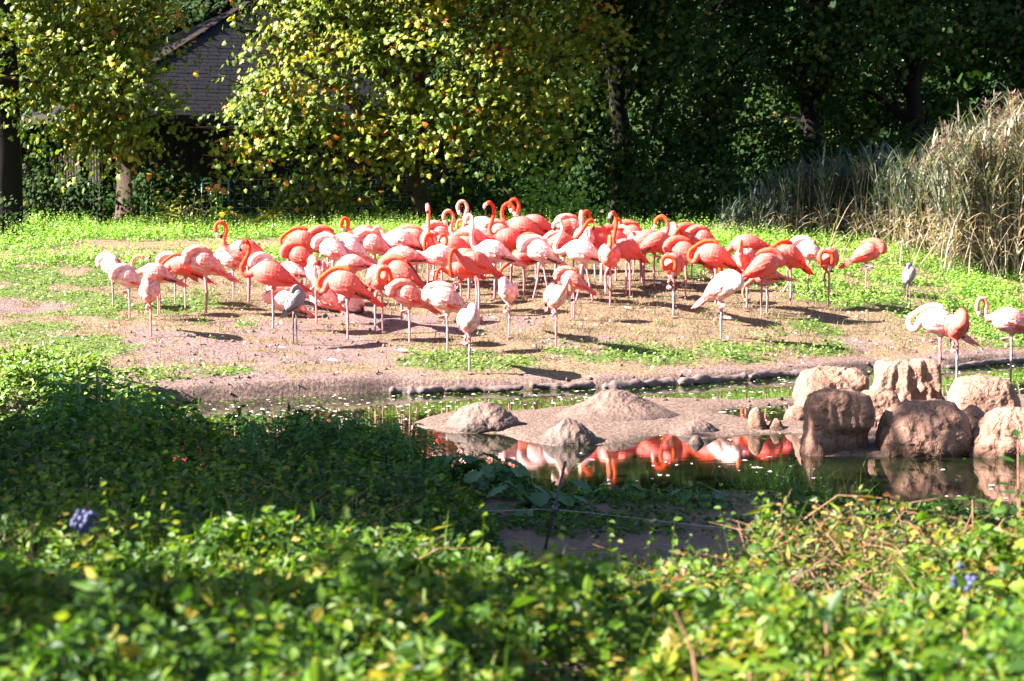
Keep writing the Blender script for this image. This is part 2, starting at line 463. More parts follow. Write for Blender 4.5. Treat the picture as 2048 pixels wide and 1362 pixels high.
# ground sheet: fine where the picture shows it, coarse out to the horizon
gx = np.concatenate([-np.geomspace(400, 14, 16), np.arange(-13, 13.01, .09), np.geomspace(14, 400, 16)])
gy = np.concatenate([-np.geomspace(200, 2, 8), np.arange(0, 11.9, .35), np.arange(12, 36, .075), np.arange(36, 60, .4), np.geomspace(61, 600, 16)])
GX, GY = np.meshgrid(gx, gy)
GZ = H(GX, GY)
g = G()
nx, ny = len(gx), len(gy)
idx = np.arange(nx * ny).reshape(ny, nx)
a, b, c, d = idx[:-1, :-1].ravel(), idx[:-1, 1:].ravel(), idx[1:, 1:].ravel(), idx[1:, :-1].ravel()
g.add(np.stack([GX.ravel(), GY.ravel(), GZ.ravel()], 1), np.concatenate([np.stack([a, b, c], 1), np.stack([a, c, d], 1)]))

m, nt, nd, ln, bs = new_mat("ground")
at_ = nd.new("ShaderNodeAttribute"); at_.attribute_name = "zone"
sp = nd.new("ShaderNodeSeparateColor"); ln.new(at_.outputs["Color"], sp.inputs[0])
tc = nd.new("ShaderNodeTexCoord")
def gnoise(scale, detail=8, rough=.65):
    n = nd.new("ShaderNodeTexNoise"); n.inputs["Scale"].default_value = scale; n.inputs["Detail"].default_value = detail; n.inputs["Roughness"].default_value = rough
    ln.new(tc.outputs["Object"], n.inputs[0]); return n.outputs[0]
n1, n2, n3 = gnoise(5), gnoise(22), gnoise(1.7)
soil = ramp(nd, [(.3, (0.068, 0.038, 0.036)), (.5, (0.148, 0.093, 0.082)), (.72, (0.234, 0.166, 0.147))]); ln.new(n2, soil.inputs[0])
dry = ramp(nd, [(.3, (.06, .036, .02)), (.5, (.155, .103, .06)), (.72, (.26, .19, .12))]); ln.new(n2, dry.inputs[0])
grn = ramp(nd, [(.3, (0.042, 0.059, 0.014)), (.6, (0.091, 0.119, 0.025)), (.8, (0.154, 0.140, 0.049))]); ln.new(n2, grn.inputs[0])
mudc = ramp(nd, [(.3, (0.050, 0.030, 0.026)), (.5, (0.121, 0.076, 0.059)), (.72, (0.221, 0.157, 0.119))]); ln.new(n2, mudc.inputs[0])
def mixn(f, a, b):
    q = nd.new("ShaderNodeMix"); q.data_type = 'RGBA'
    ln.new(f, q.inputs["Factor"]); ln.new(a, q.inputs["A"]); ln.new(b, q.inputs["B"]); return q.outputs["Result"]
def thr(ch):
    a1 = nd.new("ShaderNodeMath"); a1.operation = 'ADD'; ln.new(ch, a1.inputs[0]); ln.new(n1, a1.inputs[1])
    mr = nd.new("ShaderNodeMapRange"); mr.inputs[1].default_value = .8; mr.inputs[2].default_value = 1.15; ln.new(a1.outputs[0], mr.inputs[0]); return mr.outputs[0]
cc = mixn(thr(sp.outputs[1]), dry.outputs[0], soil.outputs[0])
cc = mixn(thr(sp.outputs[0]), cc, grn.outputs[0])
cc = mixn(sp.outputs[2], cc, mudc.outputs[0])
ln.new(cc, bs.inputs["Base Color"])
bs.inputs["Roughness"].default_value = .85; bs.inputs["Specular IOR Level"].default_value = .25
bp = nd.new("ShaderNodeBump"); bp.inputs["Strength"].default_value = 1.0; bp.inputs["Distance"].default_value = .05
ln.new(n2, bp.inputs["Height"]); ln.new(bp.outputs[0], bs.inputs["Normal"])
M_ground = m
me = g.mesh("ground", M_ground, True)
fx, fy = GX.ravel(), GY.ravel()
near = fy < 18.5
zone = np.zeros((len(fx), 4), np.float32); zone[:, 3] = 1
zone[:, 0] = np.where(near, .25, w_green(fx, fy)); zone[:, 1] = np.where(near, .8, w_soil(fx, fy))
isl = np.maximum(poly_sd(fx, fy, ISLE), poly_sd(fx, fy, ROCKBASE))
zone[:, 2] = np.clip(np.maximum(np.clip(isl * 5 + .6, 0, 1), np.clip((.2 - (fy - yfar(fx))) * 6, 0, 1) * (fy > 18)), 0, 1)
zone[:, 2] = np.maximum(zone[:, 2], np.where(near, .75, 0))
ca = me.color_attributes.new("zone", 'FLOAT_COLOR', 'POINT')
ca.data.foreach_set("color", zone.ravel())
tag(link("ground", me), kind="structure")

# pond water
m, nt, nd, ln, bs = new_mat("pond_water")
bs.inputs["Roughness"].default_value = .035
bs.inputs["IOR"].default_value = 1.42
bs.inputs["Specular IOR Level"].default_value = .9
tc = nd.new("ShaderNodeTexCoord")
n1 = nd.new("ShaderNodeTexNoise"); n1.inputs["Scale"].default_value = .9; n1.inputs["Detail"].default_value = 5
ln.new(tc.outputs["Object"], n1.inputs[0])
rp = ramp(nd, [(.35, (.003, .005, .002)), (.7, (.010, .014, .004))]); ln.new(n1.outputs[0], rp.inputs[0]); ln.new(rp.outputs[0], bs.inputs["Base Color"])
mp = nd.new("ShaderNodeMapping"); mp.inputs["Scale"].default_value = (3, 9, 1); ln.new(tc.outputs["Object"], mp.inputs[0])
n2 = nd.new("ShaderNodeTexNoise"); n2.inputs["Scale"].default_value = 1.0; n2.inputs["Detail"].default_value = 2; ln.new(mp.outputs[0], n2.inputs[0])
bp = nd.new("ShaderNodeBump"); bp.inputs["Strength"].default_value = .012; bp.inputs["Distance"].default_value = .02
ln.new(n2.outputs[0], bp.inputs["Height"]); ln.new(bp.outputs[0], bs.inputs["Normal"])
g = G()
g.add([(-60, 12.5, 0), (60, 12.5, 0), (60, 45, 0), (-60, 45, 0)], [(0, 1, 2), (0, 2, 3)])
tag(link("pond_water", g.mesh("pond_water", m)), kind="structure")

# ------------------------------------------------------------------ rocks, mud mounds, edging logs
def icos(sub):
    bm = bmesh.new(); bmesh.ops.create_icosphere(bm, subdivisions=sub, radius=1)
    v = np.array([x.co[:] for x in bm.verts]); f = np.array([[q.index for q in p.verts] for p in bm.faces]); bm.free()
    return v, f
ICO5, ICO4, ICO2 = icos(6), icos(4), icos(2)

def rock(name, label, cat, u, vb, vt, ul, ur, mat, prof, sq=2.6, rough=.05, deep=.8, seed=0, group=None, lean=0, dy=0.0, ridge=0.0, cave=None):
    """prof: radius factor by height 0..1; sits on the ground at pixel (u, vb)"""
    p = on_plane(u, vb, .03)
    p[1] += dy
    s = FPX / p[1]
    w = (ur - ul) / s / 2
    hh = (vb - vt) / s - 0.14 * w * deep
    cx = ((ul + ur) / 2 - CU) / s
    v, f = ICO5 if w > .2 else ICO4
    v = v.copy()
    q = np.abs(v) ** sq
    v = v / (q.sum(1) ** (1 / sq))[:, None]
    t = (v[:, 2] + 1) / 2
    k = np.interp(t, [a for a, _ in prof], [b for _, b in prof])
    P = np.stack([v[:, 0] * w * k + lean * t * w, v[:, 1] * w * deep * k, t * (hh + .12) - .12], 1)
    nrm = unit(v)
    off = noise3(P + seed * 3.1, .30, seed) * rough * 2.0 + noise3(P + seed, .10, seed + 1) * rough * 1.2 + noise3(P * [1, 1, .45] + seed, .04, seed + 2) * rough * .75 + noise3(P + seed, .022, seed + 4) * rough * .35
    if ridge:
        an = np.arctan2(v[:, 1], v[:, 0])
        off = off + ridge * (vnoise(an * 3.0 + 20, t * .6, .35, seed) - .5) * np.clip(1.2 - t, 0, 1)
    P = P + nrm * off[:, None]
    if cave:   # an eroded hollow under the front
        an = np.arctan2(v[:, 1], v[:, 0]); dd = np.abs((an - cave[0] + math.pi) % (2 * math.pi) - math.pi)
        wv = np.exp(-(dd / 1.0) ** 4) * np.exp(-((t - cave[1]) / cave[2]) ** 4)
        P[:, :2] *= (1 - cave[3] * wv)[:, None]
    gg = G(); gg.add(P, f)
    o = link(name, gg.mesh(name, mat, True), None, (cx, p[1] + w * deep * .6, p[2] - .03))
    return tag(o, label, cat, group)

BLOCK = [(0, 1.08), (.3, 1.0), (.8, .97), (1, .93)]
DOME = [(0, 1.15), (.3, 1.08), (.6, .9), (.85, .7), (1, .45)]
rock("boulder", "dark shaded boulder with undercut foot, nearest rock to the water", "rock", 1690, 903, 768, 1622, 1756, M_rock,
     [(0, 1.30), (.12, 1.15), (.30, 1.0), (.5, .98), (.8, 1.02), (1, .96)], 5.2, .055, .9, 1, ridge=.04, cave=(-1.05, .30, .20, .52))
rock("boulder", "long pale sunlit boulder behind the dark undercut one", "rock", 1672, 838, 727, 1603, 1745, M_rock, [(0, .92), (.4, 1.0), (.8, 1.0), (1, .94)], 4.2, .065, .8, 2)
rock("boulder", "tall stump-shaped boulder with ridged flanks, highest of the rocks", "rock", 1825, 824, 709, 1758, 1895, M_rock, [(0, 1.15), (.35, 1.0), (.7, .85), (.92, .82), (1, .78)], 6.5, .075, .9, 3, ridge=.16)
rock("boulder", "small square boulder wedged between the dark boulder and the stump-shaped one", "rock", 1765, 862, 767, 1715, 1812, M_rock, BLOCK, 4, .05, .9, 4)
rock("boulder", "big round-shouldered sunlit boulder at the waterline beside the undercut one", "rock", 1868, 905, 785, 1768, 1962, M_rock, [(0, 1.12), (.25, 1.04), (.55, .92), (.8, .78), (1, .64)], 3.4, .055, .75, 5, ridge=.04)
rock("boulder", "broad pale boulder with a flat top behind the big round-shouldered one", "rock", 1978, 846, 744, 1908, 2052, M_rock, [(0, 1.1), (.3, 1.04), (.7, .9), (1, .80)], 3.6, .055, .8, 6)
rock("boulder", "sloping tawny boulder cut off by the frame edge at the waterline", "rock", 2040, 908, 806, 1945, 2135, M_rock, [(0, 1.2), (.3, 1.0), (.6, .78), (1, .55)], 2.5, .06, .7, 7, ridge=.04)
rock("boulder", "low muddy saddle of rock between the two round boulders", "rock", 1960, 880, 800, 1915, 2005, M_rock, DOME, 2.4, .04, .9, 8)
rock("stone", "upright pointed stone standing on the mud left of the rocks", "stone", 1520, 858, 812, 1500, 1538, M_rock, [(0, 1.1), (.4, .95), (.8, .7), (1, .5)], 2.4, .05, .9, 9)
rock("stone", "low dark flattish stone beside the upright pointed stone", "stone", 1556, 858, 829, 1536, 1578, M_rock, DOME, 2.5, .03, .9, 10)
rock("stone", "tan rounded stone leaning at the foot of the long pale boulder", "stone", 1597, 844, 804, 1574, 1622, M_rock, [(0, .9), (.5, 1), (1, .7)], 2.3, .04, .9, 11)
rock("mud_mound", "largest mud nest mound, broad and peaked, in the middle of the mud island", "mud mound", 1240, 846, 764, 1062, 1420, M_mud,
     [(0, 1.1), (.15, 1.0), (.35, .78), (.6, .52), (.85, .34), (1, .22)], 2.1, .05, .8, 12)
rock("mud_mound", "rounded mud nest mound at the end of the island nearest the nettles", "mud mound", 965, 858, 792, 882, 1050, M_mud, [(0, 1.12), (.3, 1.0), (.6, .82), (.85, .6), (1, .4)], 2.1, .05, .8, 13)
rock("mud_mound", "mud nest mound rising straight from the water in front of the largest one", "mud mound", 1130, 884, 828, 1072, 1206, M_mud, [(0, 1.5), (.12, 1.25), (.3, 1.0), (.6, .78), (.85, .55), (1, .38)], 2.2, .05, .8, 14)
rock("mud_mound", "smooth small mud mound towards the pointed stone", "mud mound", 1395, 864, 829, 1352, 1450, M_mud, [(0, 1.12), (.3, 1.0), (.6, .82), (1, .5)], 2.2, .03, .8, 15)
rock("mud_clod", "little mud clod at the water's edge below the smooth small mound", "mud clod", 1396, 882, 866, 1380, 1412, M_mud, DOME, 2.2, .03, .8, 16)

def edging(name, label, a, b, r, seed):
    pa, pb = on_plane(*a, .02), on_plane(*b, .02)
    n = 60
    t = np.linspace(0, 1, n)
    pts = pa[None] * (1 - t[:, None]) + pb[None] * t[:, None]
    pts[:, 2] = .03 + .012 * np.sin(t * 9 + seed)
    pts[:, 1] += .06 + .05 * np.sin(t * 5 + seed)
    gg = G(); tube(gg, pts, r * (.75 + .6 * (vnoise(t, t * 0 + seed, .10, seed) - .4)) * np.clip(np.minimum(t, 1 - t) * 14 + .45, 0, 1), 14)
    v = gg.v[0]; v += (noise3(v.astype(float), .09, seed) * .05 + noise3(v.astype(float), .03, seed + 1) * .035).astype(np.float32)[:, None] * np.array([0, 1, 1], np.float32)
    return tag(link(name, gg.mesh(name, M_log, True)), label, "log", "edging logs along the far bank")
for lab, a, b, r in [("weathered edging log below the yellow-green turf on the far bank", (778, 787), (886, 783), .06), ("thin muddy edging log in the gap behind the island's nettle end", (890, 784), (1046, 780), .05),
                     ("half-buried edging log behind the largest mud mound's near flank", (1060, 778), (1190, 774), .055), ("thick dark edging log just past the largest mud mound", (1205, 776), (1352, 768), .08),
                     ("split-ended edging log along the algae behind the smooth small mound", (1358, 768), (1496, 758), .07), ("edging log running up behind the long pale boulder", (1500, 757), (1625, 748), .065),
                     ("pale edging log behind the wading flamingos at the frame edge", (1895, 735), (2140, 716), .06)]:
    edging("edging_log", lab, a, b, r, len(lab))

# ------------------------------------------------------------------ flamingos
TOR = np.array([  # x, z, half width, half height
    (-.37, .600, .010, .010), (-.32, .615, .038, .034), (-.24, .640, .082, .078), (-.155, .668, .122, .122), (-.07, .688, .150, .158),
    (.00, .697, .160, .172), (.065, .703, .160, .176), (.14, .704, .148, .165), (.21, .702, .114, .134), (.258, .700, .070, .086)])
NECKS = {
    'sleep': [(.298, .025, .745), (.290, .045, .805), (.24, .055, .855), (.155, .05, .885), (.06, .04, .886), (-.03, .03, .862), (-.10, .02, .825)],
    'sleepb': [(.298, -.03, .74), (.288, -.06, .80), (.235, -.075, .85), (.15, -.065, .882), (.05, -.045, .884), (-.04, -.03, .86), (-.10, -.02, .825)],
    'ring': [(.295, -.02, .665), (.335, -.055, .615), (.395, -.08, .645), (.405, -.09, .725), (.355, -.09, .79), (.27, -.07, .85), (.165, -.04, .90), (.05, -.02, .90), (-.04, 0, .872)],
    'ringfront': [(.33, -.01, .66), (.40, -.09, .64), (.42, -.13, .73), (.40, -.08, .82), (.385, .03, .80), (.385, .06, .70), (.36, .02, .615)],
    'upright': [(.32, 0, .72), (.355, 0, .82), (.32, 0, .94), (.285, 0, 1.06), (.29, 0, 1.17), (.345, 0, 1.235), (.405, 0, 1.215)],
    'tall': [(.32, 0, .73), (.36, .02, .83), (.36, .02, .95), (.34, .01, 1.07), (.345, 0, 1.17), (.40, -.01, 1.215), (.445, -.02, 1.17)],
    'scurve': [(.33, 0, .66), (.41, 0, .68), (.43, 0, .77), (.38, 0, .87), (.33, 0, .97), (.325, 0, 1.06), (.37, 0, 1.115), (.43, 0, 1.085)],
    'loop': [(.33, 0, .73), (.355, 0, .82), (.325, 0, .92), (.315, 0, 1.01), (.36, 0, 1.085), (.43, 0, 1.085), (.47, 0, 1.02), (.455, 0, .94)],
    'looplow': [(.33, 0, .72), (.36, 0, .80), (.345, 0, .89), (.385, 0, .965), (.45, .01, .96), (.475, .01, .88), (.455, 0, .81)],
    'loopback': [(.33, 0, .73), (.375, 0, .82), (.38, 0, .93), (.345, .01, 1.025), (.265, .02, 1.06), (.19, .03, 1.0), (.175, .03, .92)],
    'hang': [(.33, .01, .71), (.40, .02, .745), (.46, .03, .71), (.495, .03, .60), (.50, .02, .47), (.475, .02, .36)],
    'breast': [(.33, 0, .76), (.385, 0, .85), (.45, .01, .865), (.49, .01, .79), (.49, .01, .68), (.47, 0, .58), (.42, 0, .51)],
    'bigs': [(.34, 0, .645), (.43, 0, .605), (.505, 0, .66), (.51, 0, .76), (.455, 0, .86), (.40, 0, .95), (.405, 0, 1.05), (.46, 0, 1.085), (.52, 0, 1.05)],
    'stretch': [(.33, -.01, .75), (.40, -.03, .84), (.46, -.05, .94), (.51, -.06, 1.02), (.565, -.06, 1.05), (.61, -.06, 1.01)],
    'lookback': [(.34, 0, .675), (.42, 0, .71), (.45, 0, .80), (.435, 0, .91), (.37, 0, .97), (.29, 0, .965), (.225, 0, .93)],
    'flank': [(.33, .01, .75), (.39, .04, .84), (.37, .08, .925), (.28, .13, .935), (.18, .18, .87), (.11, .20, .78), (.06, .19, .70)],
    'low': [(.33, .02, .625), (.41, .04, .56), (.465, .05, .47), (.47, .04, .37), (.43, .03, .28)],
    'grey': [(.298, .025, .745), (.290, .045, .805), (.24, .055, .855), (.155, .05, .885), (.06, .04, .886), (-.03, .03, .862), (-.10, .02, .825)],
}
LEGS = {  # per leg: ankle and foot points below the hip, or a folded leg
    'one': [[(.015, .02, .50), (.005, .015, .30), (.01, .012, .02)], [(-.02, -.045, .50), (.13, -.05, .475), (.02, -.05, .44)]],
    'two': [[(.02, .045, .50), (.0, .045, .295), (.012, .045, .02)], [(.0, -.045, .50), (-.02, -.045, .30), (-.005, -.05, .02)]],
    'walk': [[(.04, .04, .50), (.05, .05, .29), (.12, .05, .02)], [(-.03, -.045, .50), (-.07, -.05, .31), (-.13, -.05, .02)]],
    'lift': [[(.015, .02, .50), (.0, .02, .30), (.01, .015, .02)], [(.03, -.05, .49), (-.02, -.05, .33), (.10, -.05, .20)]],
    'kick': [[(.015, .02, .50), (.0, .02, .30), (.01, .015, .02)], [(-.10, -.05, .56), (-.32, -.06, .60), (-.52, -.06, .63)]],
    'sit': None,
}
K = 10

def catmull(P, per=3):
    P = np.asarray(P, float)
    Q = np.vstack([2 * P[0] - P[1], P, 2 * P[-1] - P[-2]])
    out = []
    for i in range(1, len(Q) - 2):
        for j in range(per):
            t = j / per
            p0, p1, p2, p3 = Q[i - 1], Q[i], Q[i + 1], Q[i + 2]
            out.append(.5 * (2 * p1 + (p2 - p0) * t + (2 * p0 - 5 * p1 + 4 * p2 - p3) * t * t + (3 * p1 - p0 - 3 * p2 + p3) * t ** 3))
    out.append(P[-1])
    return np.array(out)

def torso_at(x):
    return [np.interp(x, TOR[:, 0], TOR[:, i]) * k for i, k in ((1, 1), (2, .94), (3, .93))]

def wing_mesh(side, pitch, puff, rs, dark=False):
    """a folded wing: a smooth flank shell with rows of pointed feathers laid over it, tips loose at the rear"""
    gg = G(); mk = []
    piv = np.array([0, 0, .70]); cp, sp_ = math.cos(pitch), math.sin(pitch)
    def rot(p):
        q = np.asarray(p, float) - piv
        return np.stack([q[..., 0] * cp + q[..., 2] * sp_, q[..., 1], -q[..., 0] * sp_ + q[..., 2] * cp], -1) + piv
    def surf(x, a, off):
        cz, ry, rz = torso_at(x)
        return np.stack([x, side * (ry + off) * np.cos(a), cz + (rz + off) * np.sin(a)], -1)
    # shell
    nu, nvv = 12, 7
    us = np.linspace(0, 1, nu); vv = np.linspace(0, 1, nvv)
    U, V = np.meshgrid(us, vv, indexing='ij')
    x = .20 - .54 * U
    top = np.interp(U, [0, .3, .7, 1], [.9, 1.35, 1.3, .9]); bot = np.interp(U, [0, .15, .5, .8, 1], [.3, -.35, -.45, -.2, .2])
    A = top * (1 - V) + bot * V
    off = .012 * puff * np.sin(np.pi * np.clip(V * .9 + .1, 0, 1)) * np.sin(np.pi * np.clip(U * .9 + .08, 0, 1)) + .006 - .022 * np.clip(1 - U * 8, 0, 1) - .012 * np.clip((V - .85) * 7, 0, 1) - .010 * np.clip((.15 - V) * 7, 0, 1)
    P = rot(surf(x, A, off))
    ii = np.arange(nu * nvv).reshape(nu, nvv)
    a, b, c, d = ii[:-1, :-1].ravel(), ii[:-1, 1:].ravel(), ii[1:, 1:].ravel(), ii[1:, :-1].ravel()
    F = np.concatenate([np.stack([a, b, c], 1), np.stack([a, c, d], 1)])
    gg.add(P.reshape(-1, 3), F if side > 0 else F[:, ::-1])
    mk.append(np.stack([.05 + .25 * U.ravel(), 0 * U.ravel(), .25 * np.clip(U.ravel() - .6, 0, 1) + .35 * np.clip(V.ravel() - .7, 0, 1)], 1))
    # feathers
    for row, (u0, L, W, lift, n) in enumerate([(.10, .15, .050, .010, 7), (.26, .18, .050, .014, 7), (.42, .20, .048, .016, 7), (.58, .21, .044, .016, 6), (.74, .20, .036, .014, 5)]):
        for k in range(n):
            v0 = (k + .5 + rs.uniform(-.3, .3)) / n
            uu = u0 + rs.uniform(-.05, .05)
            ang = float(np.interp(uu, [0, .3, .7, 1], [.9, 1.35, 1.3, .9]) * (1 - v0) + np.interp(uu, [0, .15, .5, .8, 1], [.3, -.35, -.45, -.2, .2]) * v0)
            x0 = .20 - .54 * uu
            pts = []
            dro = rs.uniform(-.05, .22) * v0 + (.25 if rs.uniform() < .15 else 0)
            for t, wv in ((0, .6), (.35, 1), (.75, .75), (1, 0)):
                xx = x0 - L * t * (1 - .25 * dro)
                o = lift * (.15 + t * .75) + (rs.uniform(0, .008) if t == 1 else 0) - (.004 if t == 0 else 0)
                aa = ang - dro * t * .8
                if wv:
                    da = W * wv / 2 / .14
                    pts.append(surf(np.float64(max(xx, -.37)), aa + da, o)); pts.append(surf(np.float64(max(xx, -.37)), aa - da, o - .003))
                else:
                    pts.append(surf(np.float64(max(xx, -.40)), aa, o + .004))
            F = np.array([(0, 1, 3), (0, 3, 2), (2, 3, 5), (2, 5, 4), (4, 5, 6)])
            gg.add(rot(np.array(pts)), F if side > 0 else F[:, ::-1])
            cr = float(np.clip(rs.uniform(-.35, .75) + .3 * (row > 2), 0, 1)); red = float((rs.uniform() < .10 + .15 * row + .35 * (v0 > .7)) * rs.uniform(.4, 1.2))
            red = max(red, rs.uniform(0, .22))
            mk.append(np.tile([[cr, 0, red * .95]], (7, 1)) * np.array([.3, .3, .7, .7, 1, 1, 1.1])[:, None])
    # tail tuft of longer coverts
    for k in range(4):
        x0 = -.22 - .03 * k; y = .05 - .012 * k
        z0 = .66 + .006 * k - .03 * (k % 2)
        p = np.array([(x0, side * y, z0), (x0, side * (y + .012), z0 - .04), (x0 - .14, side * y * .6, z0 - .05), (x0 - .14, side * (y * .6 + .012), z0 - .09), (x0 - .24 - rs.uniform(0, .05), side * .015, z0 - .11)])
        gg.add(rot(p), [(0, 1, 3), (0, 3, 2), (2, 3, 4)] if side > 0 else [(0, 3, 1), (0, 2, 3), (2, 4, 3)])
        mk.append(np.tile([[.4, 0, rs.uniform(.2, .9)]], (5, 1)) * np.array([.4, .4, .8, .8, 1])[:, None])
    for k in range(3):   # dark flight feathers showing below the folded wing
        if not dark: break
        xs = np.array([-.10, -.22, -.34, -.40]) - .012 * k; aa = -.42 + .05 * k; w = [.012, .018, .014, 0]
        pts = []
        for xx, ww in zip(xs, w):
            q = surf(np.float64(max(xx, -.36)), np.float64(aa), .004 + .004 * k) + np.array([xx - max(xx, -.36), 0, 0])
            pts += [q + [0, 0, ww], q - [0, 0, ww]] if ww else [q]
        F = np.array([(0, 1, 3), (0, 3, 2), (2, 3, 5), (2, 5, 4), (4, 5, 6)])
        gg.add(rot(np.array(pts)), F if side > 0 else F[:, ::-1], m=1)
        mk.append(np.zeros((7, 3)))
    me = gg.mesh("wing", [M_plumage, M_black], False)
    set_mask(me, np.concatenate(mk))
    return me

def set_mask(me, mk):
    c = np.ones((len(me.vertices), 4), np.float32)
    c[:, :3] = np.clip(mk[:len(me.vertices)], 0, 1)
    at = me.color_attributes.new("mask", 'FLOAT_COLOR', 'POINT')
    at.data.foreach_set("color", c.ravel())

def bird_meshes(pose, legs, pitch, seed):
    rs = np.random.default_rng(seed)
    sit = legs == 'sit'
    hid0 = pose.startswith('sleep') or pose in ('ring', 'grey')
    piv = np.array([0, 0, .70]); cp, sp_ = math.cos(pitch), math.sin(pitch)
    def rot(p):
        q = np.asarray(p, float) - piv
        return np.array([q[0] * cp + q[2] * sp_, q[1], -q[0] * sp_ + q[2] * cp]) + piv
    rings, masks, faces = [], [], []
    th = np.arange(K) * 2 * math.pi / K
    side0 = np.array([0, 1.0, 0]); upv = np.array([sp_, 0, cp])
    V, MK = [], []
    for x, z, ry, rz in TOR:
        c = rot((x, 0, z))
        for a in th:
            V.append(c + side0 * ry * .94 * math.cos(a) + upv * rz * .93 * math.sin(a)); MK.append((.04, 0, .35 * max(0, -x - .22) / .2))
    dz = float(rot((.262, 0, .700))[2] - .70)
    NK = [np.array(p) + [0, 0, dz * max(0, 1 - i / 3) * (0 if hid0 else 1)] for i, p in enumerate(NECKS[pose])]
    npth = catmull([rot((.262, 0, .700))] + NK, 3)[1:]
    tan = unit(np.gradient(np.vstack([rot((.262, 0, .700)), npth]), axis=0))[1:]
    nn = len(npth)
    up = upv.copy(); prev_t = np.array([cp, 0, -sp_])
    hid = pose.startswith('sleep') or pose in ('ring', 'grey')
    for i in range(nn):
        t = tan[i]
        ax = np.cross(prev_t, t); s_ = np.linalg.norm(ax)
        if s_ > 1e-6:
            ang = math.atan2(s_, float(np.dot(prev_t, t)))
            up = np.array(Matrix.Rotation(ang, 3, Vector(ax / s_)) @ Vector(up))
        up = unit(up - t * np.dot(up, t)); prev_t = t
        sd = np.cross(up, t)
        f = i / (nn - 1)
        r = np.interp(f, [0, .06, .2, .5, .80, .86, .93, 1], [.062, .052, .039, .032, .028, .034, .036, .025])
        if hid and pose != 'ring': r = np.interp(f, [0, .1, .4, .7, 1], [.085, .084, .070, .055, .03])
        w = .9 if f > .84 else 1.0
        for a in th:
            V.append(npth[i] + sd * r * w * math.cos(a) + up * r * math.sin(a)); MK.append((min(1, (.1 + .8 * f) if hid0 and pose != 'ring' else .25 + 1.6 * f), 0, 0))
    nring = len(TOR) + nn
    quads = {}
    for i in range(nring - 1):
        for j in range(K):
            quads[(i, j)] = (i * K + j, i * K + (j + 1) % K, (i + 1) * K + (j + 1) % K, (i + 1) * K + j)
    caps = [tuple(range(K - 1, -1, -1)), tuple((nring - 1) * K + j for j in range(K))]
    extra = []
    if not sit:
        for li, (key, path) in enumerate(zip([(4, 8), (4, 6)], LEGS[legs])):
            # bottom faces either side of the keel become the legs, drawn out ring by ring
            key = (4, 6) if path[0][1] > 0 else (4, 8)
            base = quads.pop(key)
            prev = list(base)
            hip = np.mean([V[q] for q in base], axis=0)
            way = [hip * .35 + np.array(path[0]) * .65 + (0, 0, .02)] + [np.array(p) for p in path]
            seq = []
            folded = legs in ('one', 'kick') and path[2][2] > .3
            rad = [.040, .022, .0185, .0165]
            for q, rr in zip(way[:2], rad): seq.append((q, rr, .4))
            k0, k1, k2 = way[1], way[2], way[3]
            for tt, rr, mm in ((.5, .0165, 1), (.9, .018, 1)): seq.append((k0 * (1 - tt) + k1 * tt, rr, mm))
            seq.append((k1, .027, 1))
            for tt, rr, mm in ((.12, .018, 1), (.5, .0155, 1), (.93, .016, 1), (1, .018, 1)): seq.append((k1 * (1 - tt) + k2 * tt, rr, mm))
            pv = [V[q] for q in base]
            oct_ = [np.array(V[q]) - hip for q in base]
            for si, (c, rr, mm) in enumerate(seq):
                nxt = seq[min(si + 1, len(seq) - 1)][0]; las = seq[max(si - 1, 0)][0]
                t = unit(nxt - las)
                o1 = unit(oct_[0] + oct_[3] - oct_[1] - oct_[2]); o1 = unit(o1 - t * np.dot(o1, t)); o2 = np.cross(t, o1)
                if np.dot(o2, oct_[0] + oct_[1] - oct_[2] - oct_[3]) < 0: o2 = -o2
                ids = []
                for a1, a2 in ((1, 1), (-1, 1), (-1, -1), (1, -1)):
                    V.append(c + (o1 * a1 + o2 * a2) * rr * .95); MK.append((0, mm, .25 if rr > .025 and mm == 1 else 0)); ids.append(len(V) - 1)
                for a in range(4): extra.append((prev[a], prev[(a + 1) % 4], ids[(a + 1) % 4], ids[a]))
                prev = ids
            extra.append(tuple(prev))
            # webbed foot: three toes with webs between, and a short heel
            c = seq[-1][0]
            fw = np.array([1.0, 0, 0]) if not folded else unit(np.array([.6, 0, -.6]))
            lt = np.array([0, 1.0, 0]); dn = np.array([0, 0, -1.0]) * .014
            toes = [c + fw * .085 + lt * .05, c + fw * .105, c + fw * .085 - lt * .05]
            b0 = len(V)
            for p, zz in [(c - fw * .022, 0), (toes[0], .004), (toes[1], .004), (toes[2], .004), (c + fw * .055 + lt * .022, .004), (c + fw * .055 - lt * .022, .004)]:
                for dz in (0.012, 0.0):
                    V.append(p + dn * (1 if not folded else 0) + np.array([0, 0, dz - .004])); MK.append((0, 1, .1))
            def T(i): return b0 + 2 * i
            for tri in ((0, 1, 4), (0, 4, 2), (0, 2, 5), (0, 5, 3)):
                extra.append(tuple(T(q) for q in tri)); extra.append(tuple(T(q) + 1 for q in tri[::-1]))
    F = list(quads.values()) + caps + extra
    me0 = bpy.data.meshes.new("body_cage")
    me0.from_pydata([tuple(map(float, p)) for p in V], [], F)
    set_mask(me0, np.array(MK))
    o = bpy.data.objects.new("cage", me0); COL.objects.link(o)
    sub = o.modifiers.new("s", 'SUBSURF'); sub.levels = 1; sub.render_levels = 1
    dg = bpy.context.evaluated_depsgraph_get(); dg.update()
    me = bpy.data.meshes.new_from_object(o.evaluated_get(dg), preserve_all_data_layers=True, depsgraph=dg)
    me.name = "body"
    bpy.data.objects.remove(o); bpy.data.meshes.remove(me0)
    me.materials.clear(); me.materials.append(M_plumage)
    co = np.empty(len(me.vertices) * 3); me.vertices.foreach_get("co", co); co = co.reshape(-1, 3)
